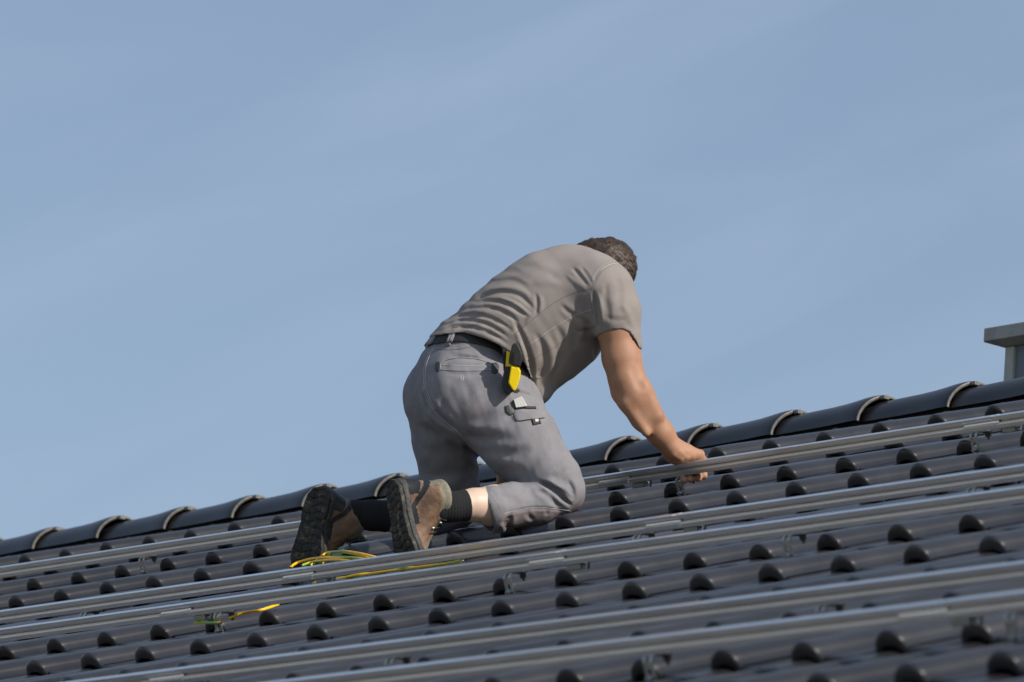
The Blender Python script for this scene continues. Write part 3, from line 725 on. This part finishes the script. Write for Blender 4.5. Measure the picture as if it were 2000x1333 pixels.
# ---------------- hair
HR = SDF(); HR.ball((1186, 521, 8), 58, 8, (0, 0, 1), .86)
HR.cone((1160, 520, 8), (1150, 505, 8), 40, 34, 16, (0, 0, 1), .9)
fh = Folds(1100, 430, 1270, 620); fh.noise(.8, 1.8, 5, 1.0, seed=21); fh.noise(.6, 4, 4, .3, seed=22)
def f_hair(p):
    d = HR(p) - fh(p)
    d = np.maximum(d, (p - np.array([1222, 566, 8])) @ np.array([.12, .99, 0]))
    return d
hair = surf('hair', f_hair, (1090, 440, -70), (1270, 600, 90), 1.8, MT['hair'], person)
me = hair.data; nv = len(me.vertices); co = np.empty(nv * 3, np.float32); me.vertices.foreach_get('co', co); co = co.reshape(-1, 3)
no_ = np.empty(nv * 3, np.float32); me.vertices.foreach_get('normal', no_); no_ = no_.reshape(-1, 3)
hb = MB(); pick = rng.choice(nv, min(nv, 9000), replace=False)
flow = (P(1235, 545, 0) - P(1150, 480, 0)); flow /= np.linalg.norm(flow); V_ = []; F_ = []
for i in pick:
    n = no_[i]; t = flow - n * (flow @ n); t /= (np.linalg.norm(t) + 1e-6)
    dr = t * 1.0 + n * rng.uniform(.12, .42) + rng.normal(0, .18, 3); dr /= np.linalg.norm(dr)
    sd = np.cross(dr, n); sd /= (np.linalg.norm(sd) + 1e-6); L = rng.uniform(.007, .015); wd = .0008
    b = co[i] - n * .001; m_ = b + dr * L * .55 + t * .001; e = b + dr * L * .9 + t * L * .25
    k = len(V_); V_ += [b - sd * wd, b + sd * wd, m_ + sd * wd * .8, m_ - sd * wd * .8, e]; F_ += [(k, k + 1, k + 2, k + 3), (k + 3, k + 2, k + 4)]
hs = link('hair_strands', mesh('hair_strands', V_, F_), MT['hair2'], hair, smooth=False)

# ---------------- fine hair on the forearm
bm_ = body.data; nb_ = len(bm_.vertices); co = np.empty(nb_ * 3, np.float32); bm_.vertices.foreach_get('co', co); co = co.reshape(-1, 3)
no_ = np.empty(nb_ * 3, np.float32); bm_.vertices.foreach_get('normal', no_); no_ = no_.reshape(-1, 3)
rel = (co - CW) @ AX.T; px_ = rel[:, 0] / rel[:, 2] * FPX + 1000; py_ = rel[:, 1] / rel[:, 2] * FPX + 666.5
cand = np.where((py_ > 715) & (py_ < 880) & (px_ > 1185) & (px_ < 1335) & (rel[:, 2] < Z0 * 1.004))[0]; V_ = []; F_ = []
fa = P(1310, 870, -120) - P(1235, 755, -112); fa /= np.linalg.norm(fa)
for i in rng.choice(cand, min(len(cand), 2600), replace=False):
    n = no_[i]; dr = fa * .8 + n * .45 + rng.normal(0, .3, 3); dr /= np.linalg.norm(dr); sd = np.cross(dr, n); sd /= (np.linalg.norm(sd) + 1e-6)
    L = rng.uniform(.004, .010); b = co[i]; k = len(V_); V_ += [b - sd * .00016, b + sd * .00016, b + dr * L]; F_ += [(k, k + 1, k + 2)]
link('arm_hair', mesh('arm_hair', V_, F_), mat('fair_brown_arm_hair', (.16, .09, .05), .5), body, smooth=False)

# ---------------- socks
def ribs(p, a, per): return .5 * np.sin((p @ a) * 2 * math.pi / per)
SKr = SDF().chain([(858, 995, -244, 27), (880, 991, -234, 28.5), (914, 987, -216, 32)], 8)
def f_sk(p):
    a = np.array([.93, -.12, .34]); d = SKr(p) - ribs(p, a, 6.5) 
    return np.maximum(d, (p - np.array([911, 987, -214])) @ a)
surf('sock', f_sk, (820, 940, -290), (930, 1045, -160), 1.8, MT['sock'], person)
SKl = SDF().chain([(690, 1003, 87, 26), (725, 1007, 86, 29), (760, 1009, 84, 32)], 8)
def f_sl(p):
    a = np.array([.92, .02, .39]); return np.maximum(SKl(p) - ribs(p, a, 7), (p - np.array([756, 1009, 84])) @ a)
surf('sock', f_sl, (650, 950, 30), (800, 1060, 140), 2, MT['sock'], person)

# ---------------- boots: local frame a (heel->toe), w (towards the viewer's side), u (off the sole)
def boot(O, A, U, W0, mirror, LW):
    A = np.array(A, float); A /= np.linalg.norm(A); U = np.array(U, float); U -= A * (A @ U); U /= np.linalg.norm(U); W = np.cross(A, U)
    if W @ np.array(W0) < 0: W = -W
    O = np.array(O, float)
    root = None
    def loc(p): q = p - O; return np.stack([q @ A, q @ W, q @ U], -1)
    def glo(l): l = np.atleast_2d(l); return O + l[:, :1] * A + l[:, 1:2] * W + l[:, 2:] * U
    # half-width of the sole along a (px)
    ka = [-2, 6, 20, 45, 75, 105, 130, 150, 165, 174, 178]; kw = [1.14 * q for q in (0, 17, 25, 27, 25, 29, 33, 32, 26, 15, 0)]
    def outline(l): 
        cen = np.interp(l[:, 0], [0, 60, 120, 175], [0, 2, -3, 4]) * mirror
        a = np.clip(l[:, 0], -2, 178); hw = np.interp(a, ka, kw)
        e = np.abs(l[:, 1] - cen) - hw; out = np.maximum(np.maximum(-2 - l[:, 0], l[:, 0] - 178), 0)
        return (e * .75) + out * .6
    spring = lambda a: np.interp(a, [0, 60, 120, 150, 178], [3, 0, 0, 4, 13])
    def f_tread(p):
        l = loc(p); o_ = outline(l); z = l[:, 2] - spring(l[:, 0])
        # chunky lugs cut by grooves
        g = np.minimum(np.abs(((l[:, 0] + 4 * np.sin(l[:, 1] / 9)) / 15.5) % 1 - .5) * 15.5, 99)
        e_ = np.abs(l[:, 1]); lug = (np.where((g < 1.6), 2.6, 0) + np.where((np.abs(e_ - 10) < 1.2), 2.2, 0) + np.where((l[:, 0] > 62) & (l[:, 0] < 84), 1.6, 0)) * np.where(o_ < -3, 1, .1)
        return np.maximum(o_ + 1, np.maximum(-(z) + lug - 1, z - 9)) * .8
    def f_side(p):
        l = loc(p); o_ = outline(l); z = l[:, 2] - spring(l[:, 0])
        gr = .9 * np.sin(z * 1.35) + .5 * np.sin(l[:, 0] / 2.2) * (z < 14)
        flare = np.interp(z, [6, 12, 26], [-1, .5, 1.5])
        return np.maximum(o_ - flare * .6 - gr * .7, np.maximum(8 - z, z - 20 - 4 * np.clip((30 - l[:, 0]) / 30, 0, 1))) * .8
    up = SDF()
    ya = (0, 1, 0)
    up.chain([(28, 0, 26, 23), (38, 10, 50, 27), (52, LW, 84, 34)], 10, None, 1)
    up.chain([(24, 0, 28, 23), (70, 0, 34, 25), (120, -2 * mirror, 26, 27), (152, 2 * mirror, 22, 23)], 14)
    up.chain([(58, LW * .9, 78, 31), (76, LW * .6, 64, 27), (100, LW * .2, 46, 24), (128, 0, 32, 20)], 14)
    up.ball((132, -12 * mirror, 26), 19, 10)
    def f_up(p):
        l = loc(p); d = up(l)
        wr = .6 * np.sin(l[:, 0] / 3.1 + l[:, 2] / 5) * np.exp(-((l[:, 0] - 108) / 18) ** 2) + .5 * np.sin(l[:, 2] / 2.6 + np.sin(l[:, 0] / 6)) * (l[:, 2] > 60)
        col = 1.6 * np.exp(-((l[:, 2] - 86) / 6) ** 2)
        d = d - wr - col
        d = np.maximum(d, l[:, 2] - 92 - .12 * (l[:, 0] - 30)); d = np.maximum(d, 16 - l[:, 2])
        hole = SDF().cone((50, LW * .9, 78), (62, LW * 1.3, 125), 28, 31)(l)
        return np.maximum(d, -hole)
    def reg(c):
        l = loc(c); a, w_, u = l[:, 0], l[:, 1], l[:, 2]; m = np.zeros(len(c))      # 0 leather 1 canvas 2 rubber 3 tongue leather
        m[(u > 74 - .1 * (a - 30))] = 1; m[(a < 30) & (u > 52)] = 1
        m[(a < 40) & (u < 58 - .5 * a)] = 2; 
        band = np.abs(u - (70 - .80 * (a - 8))) < 6; m[band & (a > 6) & (a < 66)] = 2
        m[(a > 158)] = 2; m[(u < 30) & (a > 60) & (a < 100)] = 2
        m[(np.abs(w_ - 14) < 8) & (a > 72) & (u > 40)] = 1
        return m
    c = np.array([glo((x, y, z))[0] for x in (-30, 200) for y in (-50, 50) for z in (-15, 135)]); lo, hi = c.min(0) - 4, c.max(0) + 4
    upr = surf('boot', f_up, lo, hi, 2.0, [MT['leather'], MT['canvas'], MT['rubber']], person, reg)
    surf('sole', f_side, lo, hi, 1.9, MT['side'], upr); surf('tread', f_tread, lo, hi, 1.9, MT['sole'], upr)
    # laces: crossing over the tongue plus a loose bow; eyelets
    lm = MB(); ems = []
    def top(a, w_):                         # surface height above (a, w)
        z = 140.
        for _ in range(60):
            d = up(np.array([[a, w_, z]]))[0]
            if d < .6: break
            z -= max(d * .7, .4)
        return z
    LS = 19; rows = [(76, 13), (85, 13), (94, 13), (103, 12), (112, 11), (121, 10)]
    g3 = lambda a, w_, z: Vector(P(*glo((a, w_, z))[0]))
    for i in range(len(rows) - 1):
        for s_ in (-1, 1):
            a0_, w0 = rows[i]; a1_, w1 = rows[i + 1]; pts = []
            for t in np.linspace(0, 1, 7):
                a = a0_ + (a1_ - a0_) * t; w_ = LS + s_ * (w0 + (-w1 - w0) * t); pts.append(g3(a, w_, top(a, w_) + 2.2 + .8 * math.sin(t * 3.14)))
            lm.tube(pts, .0019, 6)
    for a, w_ in rows:
        for s_ in (-1, 1):
            em = MB(); z = top(a, LS + s_ * (w_ + 2)); em.tube([g3(a, LS + s_ * (w_ + 2), z - 1), g3(a, LS + s_ * (w_ + 2.6), z + 2.6)], .0036, 8); ems.append(em)
    for s_, L in ((1, 1), (-1, .8), (1, .6), (-1, 1.2)):
        pts = []
        for t in np.linspace(0, 1, 12):
            a = 68 + 30 * math.sin(t * 3.1) * L * .7 + 22 * t * L; w_ = LS + s_ * 16 * math.sin(t * 2.6) + 14 * t; z = 74 - 16 * t + 18 * math.sin(t * 3.14) * L
            pts.append(g3(a, w_, max(z, top(a, w_) + 2)))
        lm.tube(pts, .0017, 6)
    lo_ = lm.build('lace', MT['belt'], upr, smooth=True); [q.build('lace_hook', MT['steel'], lo_) for q in ems]
    return upr
boot((760, 938, -243), (.20, .95, -.20), (.85, -.05, .48), (.5, 0, -.8), 1, 34)
boot((626, 950, 40), (-.22, .95, .02), (.58, .05, .78), (.7, 0, -.8), -1, 26)

# ---------------- seams, pockets and patches laid on the cloth
bpy.context.view_layer.update()
def bvh(o):
    me = o.data; return BVHTree.FromPolygons([tuple(v.co) for v in me.vertices], [tuple(p.vertices) for p in me.polygons])
BT, BS = bvh(tro), bvh(shirt)
_n = len(tro.data.vertices); BB = BVHTree.FromPolygons([tuple(v.co) for o in (tro, belt) for v in o.data.vertices], [tuple(p.vertices) for p in tro.data.polygons] + [tuple(i + _n for i in p.vertices) for p in belt.data.polygons])
CWV = Vector(CW)
def cast(b, x, y, off=.0):
    d = (Vector(P(x, y, 0)) - CWV).normalized(); h = b.ray_cast(CWV, d)
    if h[0] is None: return None, None
    n = h[1] if h[1].dot(d) < 0 else -h[1]
    return h[0] + n * off, n
def dens(pts, step=2.5, smooth=2):
    pts = np.array(pts, float)
    for _ in range(smooth):
        q = [pts[0]]
        for a, b in zip(pts[:-1], pts[1:]): q += [a * .75 + b * .25, a * .25 + b * .75]
        q.append(pts[-1]); pts = np.array(q)
    o = []
    for a, b in zip(pts[:-1], pts[1:]):
        n = max(1, int(np.linalg.norm(b - a) / step)); o += [a + (b - a) * t for t in np.arange(n) / n]
    return o + [pts[-1]]
def seam(name, b, lines, r, m, parent, off=.0, dash=0, smooth=2):
    for ln in lines:
        mb = MB()
        pts = [cast(b, x, y, off)[0] for x, y in dens(ln, 2.0, smooth)]
        run = []
        for i, p in enumerate(pts + [None]):
            brk = p is None or (run and (p - run[-1]).length > .03) or (dash and len(run) > dash)
            if brk:
                if len(run) > 1: mb.tube(run, r, 5)
                run = []
                if dash and p is not None: continue
            if p is not None: run.append(p)
        if mb.v: mb.build(name, m, parent, smooth=True)
def patch(name, b, poly, m, parent, th=.003, bev=.0008, sub=6, lift=.0):
    """raised patch whose outline follows the cloth"""
    poly = np.array(poly, float); n = len(poly); c = poly.mean(0); V = []; F = []
    rings = [1.0, .94, .7, .35]
    P3 = []
    for k, s_ in enumerate(rings):
        for q in poly:
            x, y = c + (q - c) * s_; p, nn = cast(b, x, y, (th if k else th * .35) + lift)
            if p is None: p, nn = cast(b, *c, th + lift)
            V.append(p)
    p0, n0 = cast(b, *c, th + lift); V.append(p0)
    base = len(V)
    for q in poly:
        p, nn = cast(b, *q, -.004 + lift); V.append(p if p else p0)
    for k in range(len(rings) - 1):
        for i in range(n): F.append((k * n + i, k * n + (i + 1) % n, (k + 1) * n + (i + 1) % n, (k + 1) * n + i))
    for i in range(n): F.append(((len(rings) - 1) * n + i, (len(rings) - 1) * n + (i + 1) % n, base - 1)); F.append((base + i, base + (i + 1) % n, (i + 1) % n, i))
    me = mesh(name, V, F); bm = bmesh.new(); bm.from_mesh(me); bmesh.ops.recalc_face_normals(bm, faces=bm.faces); bm.to_mesh(me); bm.free()
    return link(name, me, m, parent)
def densepoly(poly, step=3): return dens(list(poly) + [poly[0]], step, 0)[:-1]
c1, c2 = crop1, crop2
seam('trouser_seam', BT, [c1([(240, 890), (200, 950), (175, 1040), (175, 1150), (205, 1260), (250, 1330)]), c1([(250, 892), (212, 955), (187, 1040), (186, 1150), (216, 1255), (262, 1330)]), c2([(275, 60), (300, 180), (380, 280), (480, 370), (570, 440), (640, 530), (690, 590)])], .00075, MT['thread'], tro, .0003)
seam('side_seam', BT, [c2([(1195, 380), (1270, 480), (1340, 620), (1400, 760), (1440, 850), (1490, 900), (1505, 1010)]), c2([(1025, 110), (1040, 150)])], .0006, MT['thread'], tro, .0003, dash=2)
seam('hem_seam', BT, [c2([(720, 882), (780, 905), (850, 965), (918, 1060), (922, 1100)]), c2([(930, 1100), (1060, 1066), (1190, 1045), (1330, 1055), (1470, 1075)]), c2([(735, 880), (800, 905), (865, 965)])], .0007, MT['thread'], tro, .0003)
seam('back_pocket', BT, [c1([(300, 1000), (340, 970), (420, 955), (520, 958), (600, 975), (672, 1002)]), c1([(298, 1008), (420, 1020), (560, 1018), (670, 1012)]), c1([(300, 1045), (420, 1052), (560, 1052), (668, 1046)]), c1([(300, 1000), (296, 1025), (300, 1046)]), c1([(448, 1090), (455, 1085), (464, 1095), (462, 1120), (453, 1128), (446, 1112), (448, 1090)])], .0008, MT['thread'], tro, .0004)
seam('pocket_piping', BT, [c1([(300, 1003), (340, 975), (420, 960), (520, 963), (600, 980), (672, 1006)]), c1([(298, 1048), (420, 1056), (560, 1056), (668, 1050)]), c1([(270, 900), (400, 905), (520, 880)])], .0006, MT['dthread'], tro, .0002)
patch('pocket_patch', BT, densepoly(c1([(262, 1000), (276, 986), (294, 990), (296, 1030), (290, 1056), (270, 1066), (258, 1045)]), 2), MT['badge'], tro, .002)
patch('pocket_patch', BT, densepoly(c1([(668, 998), (700, 994), (722, 1020), (716, 1060), (690, 1082), (664, 1068)]), 2), MT['badge'], tro, .002)
patch('pocket_patch', BT, densepoly(c2([(940, 225), (975, 215), (1020, 250), (1018, 285), (985, 302), (950, 275)]), 2), MT['badge'], tro, .003)
patch('pocket_patch', BT, densepoly(c2([(1012, 84), (1050, 78), (1066, 98), (1040, 118), (1012, 112)]), 2), MT['badge'], tro, .002)
patch('pocket_flap', BT, densepoly(c2([(1015, 258), (1100, 248), (1215, 258), (1262, 322), (1140, 336), (1035, 352), (1012, 300)]), 3), MT['trousers'], tro, .0035)
seam('flap_edge', BT, [c2([(1005, 290), (1035, 352), (1140, 336), (1262, 322)])], .0008, MT['dthread'], tro, .0035)
patch('flap_tab', BT, densepoly(c2([(1155, 332), (1215, 326), (1235, 368), (1170, 382)]), 2), MT['belt'], tro, .005); patch('tab_buckle', BT, densepoly(c2([(1176, 334), (1205, 332), (1212, 356), (1182, 360)]), 2), MT['lead'], tro, .007)
patch('pocket_strap', BT, densepoly(c2([(1020, 235), (1105, 228), (1192, 232), (1196, 248), (1100, 246), (1022, 252)]), 2), MT['belt'], tro, .0045)
# belt loops
for pl in ([(380, 762), (416, 760), (370, 874), (330, 878)], [(252, 792), (280, 784), (208, 890), (176, 892)]):
    patch('belt_loop', BB, densepoly(c1(pl), 2), MT['trousers'], belt, .0055)
seam('loop_stitch', BB, [c1([(408, 768), (362, 868)]), c1([(390, 768), (343, 868)]), c1([(272, 792), (200, 884)])], .0005, MT['thread'], belt, .0058, smooth=0)
# shirt seams
seam('shirt_seam', BS, [c1([(820, 800), (890, 745), (985, 665), (1100, 570), (1230, 500), (1390, 460)]), c1([(960, 975), (1080, 910), (1200, 830), (1300, 760), (1420, 735)]), c1([(1390, 460), (1410, 390), (1450, 320), (1520, 275), (1600, 268)]), c1([(1390, 460), (1385, 560), (1400, 650)])], .0005, MT['dthread'], shirt, -.0001)
seam('shirt_stitching', BS, [c1([(925, 875), (1030, 800), (1180, 700), (1300, 640), (1390, 612)]), c1([(1450, 330), (1520, 282), (1595, 272)])], .0007, MT['thread'], shirt, .0002)

# ---------------- knife in its holster (hangs at the hip) and folding rule in the thigh pocket
def slab(mb, poly, d0, d1, nrm=None):
    """closed prism: outline in the picture plane at depth d0..d1 (px)"""
    n = len(poly); v = [P(x, y, d0) for x, y in poly] + [P(x, y, d1) for x, y in poly]
    mb.add(v, [tuple(range(n)), tuple(range(n, 2 * n))[::-1]] + [(i, n + i, n + (i + 1) % n, (i + 1) % n) for i in range(n)])
h4 = lambda pts: [(940 + x / 6.056, 640 + y / 6.06) for x, y in pts]
dc, _ = cast(BT, 990, 745); dh = (((np.array(dc) - CW) @ AX[2]) / Z0 - 1) * FPX - 8
hol = empty('knife_holster', P(1000, 740, dh), 'yellow and black knife in a holster hanging from the belt at the right hip', 'knife')
m = MB(); slab(m, h4([(285, 460), (330, 440), (352, 470), (322, 640), (345, 700), (392, 750), (318, 798), (280, 760), (250, 700), (243, 640), (262, 540)]), dh - 26, dh); m.build('holster_shell', MT['bplastic'], hol, bevel=.003)
m = MB(); slab(m, h4([(352, 455), (400, 470), (440, 462), (468, 520), (462, 580), (432, 680), (400, 752), (372, 745), (322, 660), (330, 590)]), dh - 34, dh - 12); m.build('holster_front', MT['yellow'], hol, bevel=.0035)
m = MB(); slab(m, h4([(300, 278), (345, 290), (325, 425), (350, 440), (420, 452), (450, 470), (445, 480), (380, 472), (320, 462), (288, 462), (290, 420)]), dh - 29, dh - 17); m.build('holster_frame', MT['yellow'], hol, bevel=.002)
m = MB(); slab(m, h4([(360, 210), (400, 178), (432, 196), (462, 255), (485, 320), (484, 400), (462, 468), (400, 448), (338, 432), (344, 330)]), dh - 36, dh - 16); hd = m.build('knife_handle', MT['bplastic'], hol, bevel=.003)
m = MB()
for i in range(15):
    t = i / 14; x0, y0 = 352 - 10 * t, 290 + 140 * t; q = h4([(x0, y0), (x0 + 42, y0 + 8), (x0 + 42, y0 + 12), (x0, y0 + 4)]); slab(m, q, dh - 37.5, dh - 35)
m.build('grip_ribs', MT['rubber'], hd)
m = MB(); slab(m, h4([(250, 250), (300, 270), (292, 300), (285, 500), (262, 520)]), dh - 6, dh + 4); m.build('holster_strap', MT['belt'], hol, bevel=.001)
dc, _ = cast(BT, 1016, 786); dr_ = (((np.array(dc) - CW) @ AX[2]) / Z0 - 1) * FPX
rule = empty('folding_rule', P(1016, 786, dr_), 'white folding rule sticking out of the thigh pocket', 'ruler')
leaf = [(385, 855), (480, 812), (548, 930), (412, 948)]
for i in range(4):
    t0, t1 = i / 4, (i + .93) / 4; L4 = lambda a, b, t: (a[0] + (b[0] - a[0]) * t, a[1] + (b[1] - a[1]) * t)
    q = [L4(leaf[0], leaf[1], t0), L4(leaf[0], leaf[1], t1), L4(leaf[3], leaf[2], t1), L4(leaf[3], leaf[2], t0)]
    m = MB(); slab(m, h4(q), dr_ - 9, dr_ + 8); m.build('rule_leaf', MT['white'], rule, bevel=.0006)
m = MB(); slab(m, h4([(372, 862), (386, 856), (413, 948), (398, 950)]), dr_ - 10, dr_ + 9); m.build('rule_side', MT['bplastic'], rule, bevel=.0006)

# ------------------------------------------------------------------ yellow and green earth wire
def curve_pts(ctrl, n=14):
    c = [np.array(q, float) for q in ctrl]; c = [2 * c[0] - c[1]] + c + [2 * c[-1] - c[-2]]; o = []
    for i in range(1, len(c) - 2):
        for t in np.arange(n) / n:
            a, b, d, e = c[i - 1:i + 3]; o.append(.5 * ((2 * b) + (d - a) * t + (2 * a - 5 * b + 4 * d - e) * t * t + (3 * b - a - 3 * d + e) * t ** 3))
    return o + [c[-2]]
def wire(ctrl, label, cat='wire', group=None, r=.0039, px=True, tip=False, ph=0.):
    """ctrl: (photo x, photo y, height above roof) -> lies on that height layer of the roof"""
    pts = []
    for x, y, h in ctrl:
        d = np.array([(x - 1000) / FPX, (y - 666.5) / FPX, 1.0]); dr = d @ RC; s = (h - CR[2]) / dr[2]; pts.append(CR + s * d @ RC)
    pts = [Vector(roof(*q)) for q in curve_pts(pts, 10)]
    root = empty('earth_wire', pts[0], label, cat, group)
    n = 12; up = None; V = []; tw = ph
    for i, p in enumerate(pts):
        t = (pts[min(i + 1, len(pts) - 1)] - pts[max(i - 1, 0)]).normalized()
        if up is None: up = t.orthogonal().normalized()
        up = (up - t * up.dot(t)).normalized(); b = t.cross(up)
        if i: tw += (p - pts[i - 1]).length * 9
        V.append([p + (up * math.cos(a + tw) + b * math.sin(a + tw)) * r for a in [2 * math.pi * k / n for k in range(n)]])
    v = [q for g in V for q in g]; f = []; mi = []
    for i in range(len(pts) - 1):
        for k in range(n):
            f.append((i * n + k, i * n + (k + 1) % n, (i + 1) * n + (k + 1) % n, (i + 1) * n + k)); mi.append(1 if k < 3 else 0)
    me = mesh('sheath', v, f); o = link('sheath', me, [MT['wyellow'], MT['wgreen']], root); me.polygons.foreach_set('material_index', mi)
    if tip:
        e = MB(); d = (pts[-1] - pts[-2]).normalized(); e.tube([pts[-1] - d * .001, pts[-1] + d * .012], .0018, 7); e.build('bare_end', MT['copper'], root)
    return root
GW = 'earth wires lying around the boots'
wire([(566, 1110, .055), (580, 1100, .060), (615, 1091, .066), (660, 1089, .068), (700, 1091, .062), (740, 1098, .05)], 'yellow and green wire arching low in front of the left boot toe', 'wire', GW, ph=1)
wire([(590, 1105, .060), (612, 1098, .062), (650, 1094, .066), (680, 1096, .062), (720, 1102, .05)], 'short inner yellow wire of the bundle under the left boot toe', 'wire', GW)
wire([(606, 1106, .055), (622, 1092, .064), (640, 1080, .072), (668, 1077, .078), (700, 1081, .074), (730, 1088, .06), (752, 1094, .045)], 'tallest yellow and green wire loop rising over the left boot toe', 'wire', GW, ph=2.5)
wire([(628, 1103, .055), (640, 1088, .066), (652, 1079, .074), (680, 1080, .074), (712, 1088, .062), (738, 1096, .045)], 'second tall yellow wire loop right inside the tallest one', 'wire', GW, ph=4)
wire([(612, 1140, .03), (643, 1132, .034), (687, 1127, .038), (724, 1121, .040), (770, 1114.5, .040), (816, 1108.5, .041), (862, 1102.5, .043), (900, 1096, .045)], 'long yellow and green wire between two rails with a bare end', 'wire', GW, tip=True, ph=.5)
wire([(616, 1138, .03), (650, 1134, .036), (700, 1123, .042), (745, 1119, .036), (790, 1110, .043), (830, 1109, .036), (872, 1104, .036)], 'twisted second yellow and green wire lying along the one with the bare end', 'wire', GW, ph=3)
wire([(448, 1208, .038), (462, 1202, .042), (480, 1197, .044), (505, 1193, .045), (526, 1187, .045), (543, 1181, .044)], 'plain yellow wire emerging from under the third rail right of a hook', 'wire', GW, ph=3.4)
wire([(432, 1206, .040), (405, 1208, .040), (381, 1216, .042), (400, 1217, .038), (432, 1217, .036)], 'tight yellow wire loop sticking out left of the hook under the third rail', 'wire', GW, ph=.3)
